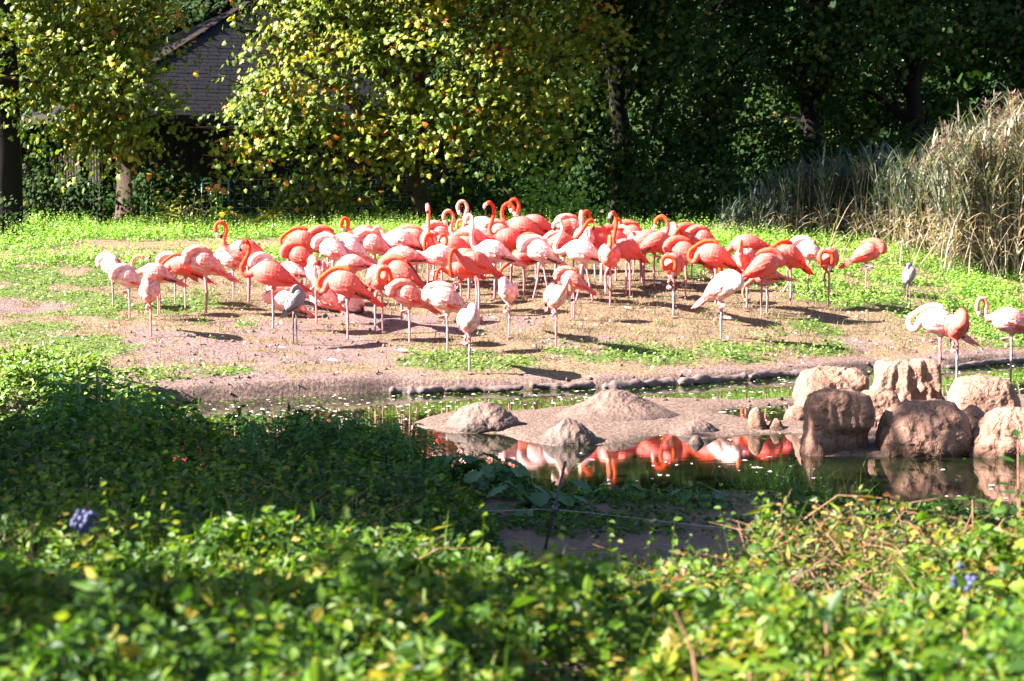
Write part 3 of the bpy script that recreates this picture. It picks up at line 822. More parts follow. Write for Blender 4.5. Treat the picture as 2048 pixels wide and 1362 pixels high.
    w = np.clip((co[:, 2] - .52) * 8, 0, 1) * (np.abs(co[:, 0]) < .4)
    co[:, 2] += noise3(co * [1, 1.6, 1.6], .035, seed) * .016 * w; co[:, 1] += noise3(co * [1, 1.6, 1.6] + 3, .04, seed) * .016 * w
    me.vertices.foreach_set("co", co.ravel())
    me.polygons.foreach_set("use_smooth", np.ones(len(me.polygons), bool))
    out = {"body": me, "wing": wing_mesh(1, pitch, 1.0, rs, seed % 2 == 0), "wing2": wing_mesh(-1, pitch, 1.0, rs, seed % 2 == 0)}
    if not hid:
        t, e = tan[-1], npth[-1]; vent = -up
        gg = G()
        p1 = e + t * .035 + vent * .004; p2 = p1 + t * .022 + vent * .034; p3 = p2 + vent * .040 - t * .004; p4 = p3 + vent * .016 - t * .012
        tube(gg, [e - t * .01, p1, p2], [.027, .025, .023], 8, m=0)
        tube(gg, [p2 + t * .0006, p3, p4], [.0235, .017, .005], 8, m=1)
        out["bill"] = gg.mesh("bill", [M_billpale, M_black], True)
        ge = G(); sd = np.cross(up, t)
        for s_ in (1, -1):
            ge.add(ICO2[0] * .007 + (e - t * .045 + sd * s_ * .031 + up * .008), ICO2[1])
        out["eye"] = ge.mesh("eye", M_black, True)
    if sit:
        for mm in out.values():
            mm.transform(Matrix.Translation((0, 0, -.50)))
    return out

_cache = {}
def flamingo(u, vf, vb, yaw, pose, legs, sat, label, pitch=.12, juv=0.0, group="flamingo flock on the bank"):
    key = (pose, legs, round(pitch, 2))
    if key not in _cache: _cache[key] = bird_meshes(pose, legs, pitch, len(_cache) + 5)
    M = _cache[key]
    p = hit(u, vf) if vf < 752 else np.array([*on_plane(u, vf + 4, -.04)])
    s = FPX / p[1]
    hz = .18 if legs == 'sit' else .70
    k = float(np.clip((vf - vb) / (hz * s), .82, 1.08 if vf > 600 else 1.04)) if legs != 'sit' else 1.0
    if pose in ('sleep', 'sleepb', 'ring', 'low', 'flank', 'looplow') and legs in ('one', 'two') and juv == 0 and vf < 606 and (vf - vb) > .70 * .99 * s:   # feet hidden in the crowd: keep a natural size
        for _ in range(3):
            vf = vb + .70 * .97 * s; p = hit(u, vf); s = FPX / p[1]
        k = .97
    y = math.radians(yaw)
    root = empty("flamingo", (p[0], p[1], p[2] - .004), label, "flamingo", group, y)
    root.scale = (k * .92, k * .95, k) if juv == 0 else (k * .74, k * .74, k * .92)
    for nm in ("body", "wing", "wing2", "bill", "eye"):
        if nm in M:
            o = link(nm.rstrip("2"), M[nm], root)
            o.color = (sat, 0, juv, 1)
    return root

L_, R_, F_, B_ = 180, 0, 270, 90
# u, foot v, body-centre v, yaw, neck, legs, coral, label
BIRDS = [
 (228, 615, 543, 150, 'sleep', 'one', .10, "small white sleeping flamingo, leftmost of the whole flock"),
 (260, 640, 562, 200, 'sleep', 'one', .12, "white flamingo asleep in front of the leftmost one, orange-tinged belly"),
 (318, 632, 545, 185, 'lookback', 'two', .22, "pale flamingo with black bill turned back over its body and dark legs"),
 (300, 676, 583, 285, 'sleepb', 'one', .22, "peach-fronted flamingo facing us, nearest bird at the left end"),
 (352, 612, 543, 170, 'sleep', 'one', .20, "pale flamingo half hidden behind the coral bird with an arched neck"),
 (372, 620, 533, 190, 'ring', 'one', .62, "coral sleeping flamingo with orange neck arched over its back at the left end"),
 (413, 628, 525, 195, 'sleep', 'two', .24, "large pale pink sleeping flamingo standing on two legs close together"),
 (468, 600, 525, 185, 'sleepb', 'one', .16, "white flamingo behind, with a small round neck loop at its left"),
 (498, 607, 502, 190, 'loop', 'two', .42, "flamingo with a tall orange neck loop highest at the left of the flock"),
 (548, 660, 528, 180, 'scurve', 'one', .82, "deep coral flamingo with S-shaped neck and dark bill, alert"),
 (535, 612, 568, 200, 'sleep', 'one', .08, "big white sleeping flamingo behind the deep coral alert bird's leg"),
 (585, 622, 562, 160, 'hang', 'two', .15, "pale flamingo bending its white neck behind the grey chick"),
 (612, 578, 482, 195, 'ring', 'one', .50, "coral-flanked flamingo with a white ring of neck, top left of the pack"),
 (605, 604, 512, 180, 'sleep', 'one', .58, "salmon flamingo below the bird with the white neck ring"),
 (635, 648, 545, 100, 'sleep', 'one', .34, "salmon-pink round flamingo seen from behind, above the sitting birds"),
 (668, 590, 497, 170, 'sleep', 'one', .14, "creamy flamingo with an orange streak on its crown, back row"),
 (705, 592, 497, 190, 'sleepb', 'one', .06, "chalk-white flamingo with red under-feathers in the back row"),
 (738, 578, 470, 190, 'looplow', 'one', .46, "flamingo with a curled coral neck and dark bill tip over a pink back"),
 (750, 603, 487, 185, 'sleep', 'two', .22, "large pale pink flamingo with lilac wing in front of the curled-neck bird"),
 (808, 612, 512, 178, 'low', 'walk', .26, "long pink horizontal flamingo stretching its tail to the right"),
 (697, 682, 555, 180, 'ring', 'one', .50, "salmon flamingo with a white neck ring and orange tail, on one thin leg"),
 (758, 665, 553, 290, 'ringfront', 'two', .48, "flamingo coiling its coral neck into a ring in front of its chest"),
 (805, 647, 543, 165, 'sleep', 'one', .62, "rosy flamingo with a red tail behind the coiled-neck bird"),
 (820, 690, 590, 190, 'sleep', 'one', .32, "pale salmon sleeping flamingo just right of the coiled-neck bird"),
 (896, 706, 598, 185, 'sleepb', 'one', .18, "large white-backed flamingo with a red tail pointing right, front row"),
 (937, 746, 640, 275, 'sleep', 'one', .14, "white-headed sleeping flamingo standing nearest the water, facing us"),
 (1017, 674, 583, 265, 'sleepb', 'one', .14, "round pale flamingo facing us alone on bare ground in mid front"),
 (1110, 696, 592, 285, 'flank', 'one', .16, "white flamingo facing us with yellow-orange bill hanging under its breast"),
 (1146, 640, 588, 170, 'sleep', 'two', .34, "pink flamingo with red tail tip behind the white bird with hanging bill"),
 (862, 578, 482, 265, 'upright', 'two', .34, "pink flamingo with upright orange neck facing us, mauve knees"),
 (808, 575, 468, 185, 'breast', 'one', .16, "white flamingo with shaggy orange lower feathers, bowing its neck"),
 (912, 590, 470, 190, 'breast', 'one', .78, "orange flamingo burying a curled head in its chest, back row"),
 (885, 606, 510, 185, 'hang', 'one', .12, "white flamingo with lowered head and black bill tip near the ground"),
 (938, 600, 515, 182, 'bigs', 'two', .72, "coral flamingo with a big open S-shaped neck in the middle"),
 (922, 620, 540, 200, 'hang', 'one', .90, "vivid orange flamingo hanging its neck straight down"),
 (955, 628, 525, 215, 'breast', 'two', .68, "coral flamingo with a long red tail and white neck bowed to its breast"),
 (990, 600, 497, 180, 'tall', 'two', .12, "white flamingo with upright orange neck and red-edged wings"),
 (972, 545, 440, 185, 'loop', 'one', .20, "pale flamingo with a white looped neck at the top of the pack"),
 (945, 568, 470, 190, 'loop', 'two', .26, "white-bodied flamingo with orange hooked neck beneath the white loop"),
 (968, 572, 474, 170, 'looplow', 'two', .30, "flamingo whose orange hooked head hangs next to another hooked neck"),
 (1050, 545, 442, 178, 'loopback', 'two', .88, "fiery orange flamingo with a ruffled back at the top of the pack"),
 (1022, 572, 462, 195, 'upright', 'two', .86, "deep coral flamingo with a tall neck and bill pointing down beside the ruffled one"),
 (1075, 540, 442, 185, 'loop', 'two', .80, "red-orange flamingo with a looped neck above the crowd right of the ruffled bird"),
 (1082, 600, 477, 175, 'sleep', 'walk', .10, "white flamingo striding with legs apart and a wing tip to the right"),
 (1112, 585, 478, 20, 'stretch', 'two', .72, "rosy coral flamingo leaning its neck diagonally among the crowd"),
 (1128, 552, 455, 10, 'looplow', 'two', .80, "orange-red flamingo with a curled neck in the back of the crowd"),
 (1147, 565, 455, 185, 'sleep', 'two', .30, "pale pink flamingo with lilac back behind the white walking one"),
 (1168, 572, 448, 95, 'loop', 'one', .18, "white-backed flamingo seen from behind with an orange looped neck on top"),
 (1168, 605, 490, 178, 'scurve', 'walk', .08, "slender white flamingo walking left with one foot lifted"),
 (1190, 578, 472, 10, 'looplow', 'two', .40, "flamingo with a thick coral neck arch behind the slender white walker"),
 (1202, 590, 482, 200, 'sleep', 'two', .58, "salmon flamingo squeezed between the neck arch and a front-facing bird"),
 (1218, 614, 505, 268, 'looplow', 'lift', .40, "front-facing flamingo with neck bent on its chest and one foot raised"),
 (1256, 594, 455, 225, 'upright', 'two', .74, "coral flamingo with the tallest upright neck right of the crowd"),
 (1288, 574, 450, 0, 'loopback', 'two', .62, "coral flamingo arching its neck right over a pale back"),
 (1282, 600, 482, 170, 'flank', 'two', .24, "plump pale pink flamingo with a rosy flank, head buried"),
 (1308, 578, 468, 15, 'breast', 'one', .58, "coral flamingo bowing its neck at the right of the plump pale bird"),
 (1336, 574, 473, 280, 'sleep', 'one', .34, "peach flamingo with ruffled crown behind the coral bird with a white neck loop"),
 (1345, 634, 513, 262, 'ringfront', 'one', .52, "flamingo facing us with a white neck ring low on the left"),
 (1372, 600, 498, 172, 'sleep', 'lift', .70, "coral flamingo with black wing edge and long red tail"),
 (1384, 585, 473, 185, 'sleep', 'one', .62, "coral flamingo asleep at the rear beside the long red tail bird"),
 (1432, 612, 484, 182, 'ring', 'one', .60, "coral flamingo with an orange neck folded along its back on the grass edge"),
 (1496, 580, 462, 178, 'low', 'kick', .52, "big orange-pink flamingo at the upper right, kicking one leg out backwards"),
 (1440, 681, 575, 318, 'sleep', 'one', .12, "plump white flamingo with an orange tail at its left, front right on one leg"),
 (1492, 621, 502, 250, 'looplow', 'one', .36, "peach flamingo holding a curved orange neck in front of its body"),
 (1522, 634, 530, 8, 'sleep', 'one', .52, "coral-pink flamingo facing right with orange tail drooping at left"),
 (1534, 628, 556, 176, 'low', 'two', .34, "low crouching pink flamingo with black wing tips behind the right-facing one"),
 (1580, 612, 507, 215, 'ring', 'lift', .60, "coral flamingo with a neck loop at its left on the green weeds"),
 (1617, 592, 500, 165, 'sleep', 'one', .10, "white-backed flamingo with red lower feathers between two coral ones"),
 (1655, 617, 512, 262, 'ringfront', 'one', .68, "deep coral front-facing flamingo with a curled neck on the weeds"),
 (1731, 605, 504, 345, 'sleepb', 'one', .46, "lone coral-chested flamingo facing right by the tall grass"),
 (1880, 757, 632, 178, 'ring', 'one', .06, "white flamingo wading behind the stump-shaped boulder"),
 (1911, 760, 648, 265, 'sleep', 'one', .66, "coral flamingo wading partly hidden by the white one"),
 (2022, 752, 628, 182, 'looplow', 'one', .20, "white flamingo with an orange curled neck wading at the right edge"),
 (884, 566, 470, 190, 'sleep', 'one', .30, "pale pink flamingo asleep behind the orange bird with the buried head"),
 (1003, 566, 466, 176, 'sleep', 'one', .34, "pink flamingo mostly hidden between the hooked necks and the deep coral upright one"),
 (1232, 576, 478, 185, 'sleep', 'one', .62, "coral flamingo mostly hidden behind the tallest upright neck on the right"),
 (1408, 584, 478, 184, 'sleep', 'one', .40, "rosy flamingo half hidden behind the bird with its neck folded along its back"),
 (657, 588, 480, 188, 'sleep', 'one', .44, "rosy flamingo squeezed in just left of the creamy bird with the orange streak"),
 (834, 572, 478, 182, 'sleepb', 'one', .40, "pink flamingo mostly hidden left of the upright front-facing bird with mauve knees"),
 (1072, 574, 492, 186, 'sleep', 'one', .72, "deep coral flamingo mostly hidden behind the striding white bird"),
 (1268, 582, 468, 176, 'sleep', 'one', .52, "salmon flamingo wedged between the tallest upright neck and the plump pale bird"),
 (940, 578, 492, 190, 'sleepb', 'one', .64, "coral flamingo mostly hidden behind the big open S-shaped neck"),
 (1128, 582, 490, 182, 'sleep', 'one', .30, "pale rosy flamingo wedged behind the diagonal neck in the crowd"),
 (575, 632, 612, 182, 'sleep', 'sit', .14, "white flamingo lying on the ground with a red wing tip behind the grey chick"),
 (650, 622, 604, 160, 'sleepb', 'sit', .22, "pale pink flamingo lying down in the middle of the three sitting ones"),
 (704, 628, 614, 245, 'sleep', 'sit', .06, "white flamingo lying down behind the thin one-legged salmon bird"),
 (708, 606, 525, 182, 'low', 'two', .24, "pale pink flamingo bending low with its bill down in mid flock"),
 (1048, 592, 522, 182, 'low', 'two', .66, "orange flamingo stooping low with a yellow-tinted neck and red tail"),
]
for bd in BIRDS:
    pitch = .12 if bd[4] in ('low',) else (-.24 if 'sleep' in bd[4] or bd[4] == 'ring' else -.14)
    if bd[4] == 'hang': pitch = 0.0
    bd = list(bd); bd[6] = min(1.0, bd[6] + .02)
    flamingo(*bd, pitch=pitch)
flamingo(590, 690, 592, 62, 'grey', 'two', 0, "grey-brown young flamingo with dark legs standing in front of the sitting birds", -.2, 1.0)
flamingo(1817, 618, 567, 60, 'grey', 'two', 0, "small grey young flamingo alone at the right, by the green weeds", -.25, .85)

# ------------------------------------------------------------------ hut behind the maples
def build_hut():
    yc = 47.0
    apex_u, eave_v = 508, 236
    s = FPX / yc
    cx = (apex_u - CU) / s
    ze = EYE + (HOR - 236) / (FPX / 43.6)
    zg = h1(cx, yc) - .05
    za = EYE + (HOR - 8) / s
    half, rz, sqz = 5.6, math.radians(33), .58
    hut = empty("hut", (cx, yc, zg), "dark wooden hut with a steep shingled roof behind the maples", "hut", None, rz)
    hut.scale = (1, sqz, 1)
    ze -= zg; za -= zg
    def box(g, x0, x1, y0, y1, z0, z1):
        v = [(x, y, z) for z in (z0, z1) for x, y in ((x0, y0), (x1, y0), (x1, y1), (x0, y1))]
        g.add(v, [(0, 2, 1), (0, 3, 2), (4, 5, 6), (4, 6, 7)] + [t for i in range(4) for t in ((i, (i + 1) % 4, 4 + (i + 1) % 4), (i, 4 + (i + 1) % 4, 4 + i))])
    w = half - .75
    for x0, x1, y0, y1 in ((-w, w, -w, -w + .12), (-w, w, w - .12, w), (-w, -w + .12, -w + .122, w - .122), (w - .12, w, -w + .122, w - .122)):
        g = G(); box(g, x0, x1, y0, y1, 0, ze - .05); link("wall", g.mesh("wall", M_darkwood), hut)
    # vertical boards on the two walls that face the pond
    bm = G(); box(bm, -.085, .085, -.015, .015, .02, ze - .12); bme = bm.mesh("board", M_darkwood)
    for i in range(34):
        t = -w + .1 + i * (2 * w - .2) / 33
        link("board", bme, hut, (t, -w - .017 - .004 * (i % 2), 0))
        link("board", bme, hut, (-w - .017 - .004 * (i % 2), t, 0), (0, 0, math.pi / 2))
    # corner posts and eave boards
    for x, y in ((-half + .25, -half + .25), (half - .25, -half + .25), (-half + .25, half - .25), (0.2, -half + .25)):
        g = G(); box(g, x - .11, x + .11, y - .11, y + .11, 0, ze - .02); link("post", g.mesh("post", M_darkwood), hut)
    g = G()
    for x0, x1, y0, y1 in ((-half, half, -half - .04, -half), (-half, half, half, half + .04), (-half - .04, -half, -half - .04, half + .04), (half, half + .04, -half - .04, half + .04)):
        box(g, x0, x1, y0, y1, ze - .16, ze + .03)
    link("eave_board", g.mesh("eave_board", M_darkwood), hut)
    g = G(); a = half
    g.add([(-a, -a, ze), (a, -a, ze), (a, a, ze), (-a, a, ze), (0, 0, za)], [(0, 1, 4), (1, 2, 4), (2, 3, 4), (3, 0, 4), (0, 2, 1), (0, 3, 2)])
    roof = link("roof", g.mesh("roof", M_shingle), hut)
    # shingles: courses up the two visible faces; single ones where the trees leave them in view
    sw = .25
    slant = math.hypot(half, za - ze); ncr = int(slant / .19)
    gs = G()
    gs.add([(-sw / 2 + .006, -.02, .018), (sw / 2 - .006, -.02, .018), (sw / 2 - .006, .28, .010), (-sw / 2 + .006, .28, .010), (-sw / 2 + .006, -.02, .002), (sw / 2 - .006, -.02, .002)], [(0, 1, 2), (0, 2, 3), (4, 5, 1), (4, 1, 0)])
    sme = gs.mesh("shingle", M_shingle)
    rest = G(); singles = 0
    R0 = Matrix.Translation((cx, yc, zg)) @ Matrix.Rotation(rz, 4, 'Z') @ Matrix.Diagonal((1, sqz, 1, 1))
    for face in (0, 3, 1, 2):
        Rf = Matrix.Rotation({0: 0, 3: -math.pi / 2, 1: math.pi / 2, 2: math.pi}[face], 4, 'Z')
        for rrow in range(ncr):
            t = (rrow + .1) / ncr
            hw = half * (1 - t)
            nn = max(1, int(2 * hw / sw))
            for k in range(nn):
                x = -hw + (k + .5 + .25 * (rrow % 2)) * 2 * hw / (nn + .25)
                p = Vector((x, -half * (1 - t), ze + (za - ze) * t))
                M = Rf @ Matrix.Translation(p) @ Matrix.Rotation(math.atan2(za - ze, half), 4, 'X') @ Matrix.Rotation(random.uniform(-.02, .02), 4, 'Z') @ Matrix.Translation((0, 0, random.uniform(0, .006)))
                q = R0 @ M @ Vector((0, 0, 0))
                uu = CU + FPX * q.x / q.y; vv = HOR - FPX * (q.z - EYE) / q.y
                if face in (0, 3) and 300 < uu < 520 and -5 < vv < 245 and singles < 290:
                    o = link("shingle", sme, roof); o.matrix_local = M; singles += 1
                else:
                    v = np.array([(M @ Vector(c))[:] for c in [(-sw / 2, -.02, .018), (sw / 2, -.02, .018), (sw / 2, .28, .01), (-sw / 2, .28, .01)]])
                    rest.add(v, [(0, 1, 2), (0, 2, 3)])
    o = link("shingle_courses", rest.mesh("shingle_courses", M_shingle), roof); o["kind"] = "stuff"
    # ridge caps along the near hip
    for k in range(int(slant * 1.2 / .3)):
        t = k / int(slant * 1.2 / .3)
        g = G(); box(g, -.09, .09, -.17, .17, 0, .03)
        if k == 0: rme = g.mesh("ridge_cap", M_darkwood)
        p = Vector((-half * (1 - t), -half * (1 - t), ze + (za - ze) * t + .03))
        o = link("ridge_cap", rme, roof)
        o.matrix_local = Matrix.Translation(p) @ Matrix.Rotation(-math.pi / 4, 4, 'Z') @ Matrix.Rotation(math.atan2(za - ze, half * 1.414), 4, 'X')
    # pale inner panel beside the gate
    return hut
build_hut()

# green tube gate and wire fence
def gate():
    y = 41.0
    p0, p1 = at(405, 405, y), at(458, 405, y)
    z = h1(p0[0], y)
    r = empty("gate", (p0[0], y, z), "green tubular metal gate in front of the dark hut", "gate")
    W = p1[0] - p0[0]
    for nm, a, b in (("post", (0, 0, -.1), (0, 0, .95)), ("post", (W, 0, -.1), (W, 0, .95)), ("rail", (0.02, 0, .86), (W - .02, 0, .86)), ("rail", (.02, 0, .5), (W - .02, 0, .5)), ("rail", (.02, 0, .14), (W - .02, 0, .14)),
                     ("bar", (W * .33, 0, .15), (W * .33, 0, .85)), ("bar", (W * .66, 0, .15), (W * .66, 0, .85))):
        g = G(); tube(g, [a, b], .026 if nm == "post" else .016, 8); link(nm, g.mesh(nm, M_gate, True), r)
gate()
def wire_fence():
    y = 40.6
    xs = np.linspace(at(470, 400, y)[0], at(860, 400, y)[0], 6)
    z = h1(xs[0], y)
    r = empty("wire_fence", (xs[0], y, z), "low wire mesh fence under the central maple", "fence")
    for x in xs:
        g = G(); tube(g, [(x - xs[0], 0, -.1), (x - xs[0], 0, 1.0)], .02, 6); link("fence_post", g.mesh("fence_post", M_steel), r)
    g = G()
    for h in np.linspace(.1, .95, 7): tube(g, [(0, 0, h), (xs[-1] - xs[0], 0, h)], .004, 3)
    for x in np.linspace(0, xs[-1] - xs[0], 26): tube(g, [(x, .009, .08), (x, .009, .96)], .004, 3)
    link("wire_mesh", g.mesh("wire_mesh", M_wire), r)
wire_fence()

# ------------------------------------------------------------------ trees
def tree(name, label, cat, base, trunk, blobs, leaf, mat, size, dens, group=None, limbs=True, tr=.2, clump=12, seed=0, spread=.22, flat=.7):
    """base: foot (x, y); trunk: points above it; blobs: crown volumes (x, y, z, rx, ry, rz) in world metres"""
    rs = np.random.default_rng(seed + 100)
    z0 = h1(*base)
    B = np.array([base[0], base[1], z0])
    root = empty(name, B, label, cat, group)
    g = G()
    T = np.array([(0, 0, -.15)] + list(trunk), float)
    tt = catmull(T, 4)
    rad = tr * np.interp(np.linspace(0, 1, len(tt)), [0, .08, .3, 1], [1.45, 1.1, .9, .35])
    tube(g, tt, rad, 9)
    v = g.v[0]; v += (noise3(v.astype(float) * [1, 1, .35], .14, seed)[:, None] * .35 * tr * unit(v * [1, 1, 0])).astype(np.float32)
    link("trunk", g.mesh("trunk", M_bark if mat is M_maple else M_shadebark, True), root)
    gl = G()
    gc = G()
    for bi, (bx, by, bz, rx, ry, rz) in enumerate(blobs):
        c = np.array([bx, by, bz]) - B
        if limbs:
            k = int(np.argmin(np.abs(tt[:, 2] - (c[2] - .5) * .75)))
            a = tt[k]; mid = (a + c) / 2 + rs.normal(0, .2, 3) + [0, 0, .25]
            pts = catmull([a, mid, c, c + (c - mid) * .5], 4)
            tube(gl, pts, np.linspace(min(tr * .4, .075), .010, len(pts)), 5)
        n = int(dens * (rx * rz + rx * ry + ry * rz) / 3)
        nc = max(3, n // clump)
        d = unit(rs.normal(0, 1, (nc, 3)))
        rr = (.30 + .70 * rs.uniform(0, 1, (nc, 1)) ** .55)
        cc = c + d * rr * [rx, ry, rz] * (1 + .35 * (rs.uniform(0, 1, (nc, 1)) - .5))
        if limbs:
            for q in range(0, nc, 4):
                tube(gl, [c + (cc[q] - c) * .25, c + (cc[q] - c) * .7 + rs.normal(0, .06, 3), cc[q]], [.012, .008, .004], 3, cap=False)
        P = np.repeat(cc, clump, 0) + rs.normal(0, 1, (nc * clump, 3)) * [spread, spread, spread * flat]
        P[:, 2] -= .35 * np.sum((P - np.repeat(cc, clump, 0))[:, :2] ** 2, 1) / spread
        out = np.repeat(d, clump, 0)
        N = unit(out * .35 + [-.48, -.40, .38] + rs.normal(0, .42, P.shape))
        D = unit(out * .5 + rs.normal(0, .6, P.shape) + [0, 0, -.7])
        tone = np.clip(rs.normal(0, .15 if mat is M_forest else .05) + np.repeat(rs.normal(.42, .20, nc), clump) + rs.normal(0, .17, len(P)), 0, 1)
        leaves(gc, P, N, D, size * rs.uniform(.6, 1.25, len(P)), leaf, tone)
    if limbs: link("limbs", gl.mesh("limbs", M_bark if mat is M_maple else M_shadebark, True), root)
    link("crown", gc.mesh("crown", mat), root)
    return root

def blob(u, v, ru, y, rv=None, ry=None):
    p = at(u, v, y); s = FPX / y
    return (p[0], p[1], p[2], ru / s, ry if ry else ru / s * .8, (rv or ru) / s)

A = [(-5, 50, 60, 36.9), (-15, 150, 55, 36.9), (40, 30, 70, 38.5), (150, 100, 95, 38), (240, 70, 80, 38.5), (130, 200, 75, 38), (225, 180, 95, 37.8), (296, 188, 46, 38.2), (180, 262, 55, 38), (265, 262, 45, 38), (296, 30, 64, 39), (85, 110, 55, 38.4), (150, 0, 100, 38.5),
     (60, -110, 130, 39), (250, -120, 130, 39), (-70, -30, 90, 39.5), (-120, -160, 150, 40)]
tree("maple_tree", "maple with yellowing leaves hanging over the hut at the left", "tree", (at(262, 400, 40.5)[0], 40.5), [(0, 0, 1.2), (-.1, -.3, 2.6), (-.2, -.8, 4.2), (-.2, -1.2, 6.5), (-.2, -1.4, 8.5)],
     [blob(*q) for q in A], MAPLE, M_maple, .108, 1400, tr=.30, clump=36, spread=.32, flat=.26, seed=1)
Bm = [(474, 256, 56, 38), (528, 188, 64, 37.8), (585, 130, 85, 38), (590, 240, 75, 37.8), (500, 315, 45, 38), (690, 90, 100, 38.2), (700, 210, 75, 38), (800, 120, 100, 38), (850, 230, 95, 38), (960, 130, 105, 38.3), (960, 240, 75, 38.4),
      (1060, 230, 75, 38.6), (1090, 130, 90, 39), (730, 290, 50, 38), (1080, 285, 36, 38.6), (572, 30, 76, 38.5), (680, 0, 100, 38.8), (840, 20, 110, 38.8), (1000, 20, 110, 39),
      (600, -120, 140, 39), (800, -140, 150, 39), (1000, -130, 150, 39.5), (1160, 60, 90, 40), (900, -270, 170, 40), (1130, -160, 130, 39.5), (1020, -330, 150, 39), (720, -330, 150, 39), (640, 20, 60, 38.2)]
tree("maple_tree", "broad maple with a leaning brown trunk in the centre background", "tree", (at(842, 405, 39.5)[0], 39.5), [(0, 0, .5), (-.16, .0, 1.3), (-.05, -.1, 2.6), (.1, -.3, 4.4), (.15, -.5, 6.5), (.15, -.6, 9)],
     [blob(*q) for q in Bm] + [(-.6, 36.2, 7.7, 1.5, .8, .9), (1.1, 36.3, 8.3, 1.4, .8, 1.0), (.2, 36.2, 9.5, 1.4, .8, .9), (-1.8, 36.3, 8.6, 1.3, .8, .9), (-.6, 37.9, 7.9, 1.5, .9, .9), (1.1, 38.0, 8.3, 1.4, .9, 1.0), (.2, 37.9, 9.5, 1.4, .9, .9), (-1.8, 37.9, 8.6, 1.3, .9, .9), (-2.6, 37.0, 7.6, 1.2, 1.4, .8)], MAPLE, M_maple, .108, 1400, tr=.19, clump=36, spread=.32, flat=.26, seed=2)  # unseen upper crown volumes listed in metres are added to shade the reeds
tree("young_tree", "young yellowing tree with thin bare stem left of the brown trunk", "small tree", (at(640, 425, 38.6)[0], 38.6), [(0, 0, .4), (-.1, 0, .9), (-.25, 0, 1.4), (-.3, 0, 2.0)],
     [blob(600, 395, 40, 38.5), blob(660, 375, 45, 38.6), blob(700, 400, 40, 38.6), blob(560, 415, 28, 38.5), blob(620, 340, 35, 38.7), blob(740, 405, 35, 38.8)], MAPLE, M_maple, .085, 1500, tr=.05, seed=3)
for i, (lab, u, y, ru, v0) in enumerate([("dark leafy tree right of the broad maple, shading the weeds", 1240, 41.5, 105, 150), ("dark tree with bare twigs showing, behind the flock's right end", 1420, 43, 120, 160),
        ("tall dark tree with sunlit leaf patches over the reeds", 1620, 44, 130, 150), ("deep green tree crown above the tallest reeds", 1830, 44.5, 125, 140), ("dark tree at the far right edge behind the reed plumes", 2050, 46, 140, 140),
        ("shaded tree behind the hut's left side", 20, 45, 120, 150), ("shaded tree rising behind the hut roof", 420, 52.5, 130, 40), ("dark tree in the gap behind the broad maple", 1010, 46, 140, 180)]):
    rs = np.random.default_rng(50 + i)
    bl = []
    for k in range(23):
        uu = u + rs.uniform(-1.15, 1.15) * ru; vv = rs.uniform(-330, 400) if u > 600 else rs.uniform(-330, 330)
        bl.append(blob(uu, vv, rs.uniform(35, 95), y + rs.uniform(-1.2, 1.6), rs.uniform(30, 70)))
    bl += [blob(u - 25, 60, 55, y - .7), blob(u + 15, 290, 50, y - .7)]
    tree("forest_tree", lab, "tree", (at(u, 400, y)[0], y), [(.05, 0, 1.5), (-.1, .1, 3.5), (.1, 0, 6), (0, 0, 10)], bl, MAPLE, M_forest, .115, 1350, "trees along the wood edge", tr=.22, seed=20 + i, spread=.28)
g = G()   # old trunk at the left edge
r = empty("old_trunk", (at(8, 410, 37.5)[0], 37.5, h1(at(8, 410, 37.5)[0], 37.5)), "thick dark old trunk standing at the left edge", "tree")
tube(g, catmull([(0, 0, -.1), (.02, 0, 1.2), (.0, .1, 3), (-.15, .1, 5.5), (-.3, .2, 9)], 5), np.linspace(.36, .22, 21), 12)
v = g.v[0]; v += (noise3(v.astype(float) * [1, 1, .3], .12, 3)[:, None] * .06 * unit(v * [1, 1, 0])).astype(np.float32)
link("trunk", g.mesh("trunk", M_shadebark, True), r)

# undergrowth at the foot of the trees, and the wood that closes the view
rs = np.random.default_rng(77)
def foliage_mass(n, xr, yr, zr, size, clump=10, spread=.35, tone=.35):
    g = G()
    nc = n // clump
    c = np.stack([rs.uniform(*xr, nc), rs.uniform(*yr, nc), rs.uniform(*zr, nc)], 1)
    c[:, 2] += H(c[:, 0], c[:, 1]) * (c[:, 2] < 3)
    P = np.repeat(c, clump, 0) + rs.normal(0, spread, (nc * clump, 3))
    P[:, 2] = np.maximum(P[:, 2], H(P[:, 0], P[:, 1]) + .02)
    N = unit(rs.normal(0, .6, P.shape) + [0, -.3, .6]); D = unit(rs.normal(0, .7, P.shape) + [0, 0, -.4])
    leaves(g, P, N, D, size * rs.uniform(.6, 1.3, len(P)), MAPLE if size < .14 else DIAM, np.clip(rs.normal(tone, .25, len(P)), 0, 1))
    return g
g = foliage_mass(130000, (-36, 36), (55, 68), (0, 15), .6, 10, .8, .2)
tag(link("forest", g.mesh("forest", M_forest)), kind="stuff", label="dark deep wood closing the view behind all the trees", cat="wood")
g = foliage_mass(8000, (-9, 14), (39.9, 43), (.05, .9), .12, 12, .22, .45)
tag(link("undergrowth", g.mesh("undergrowth", M_forest)), kind="stuff", label="low leafy undergrowth at the foot of the trees", cat="undergrowth")
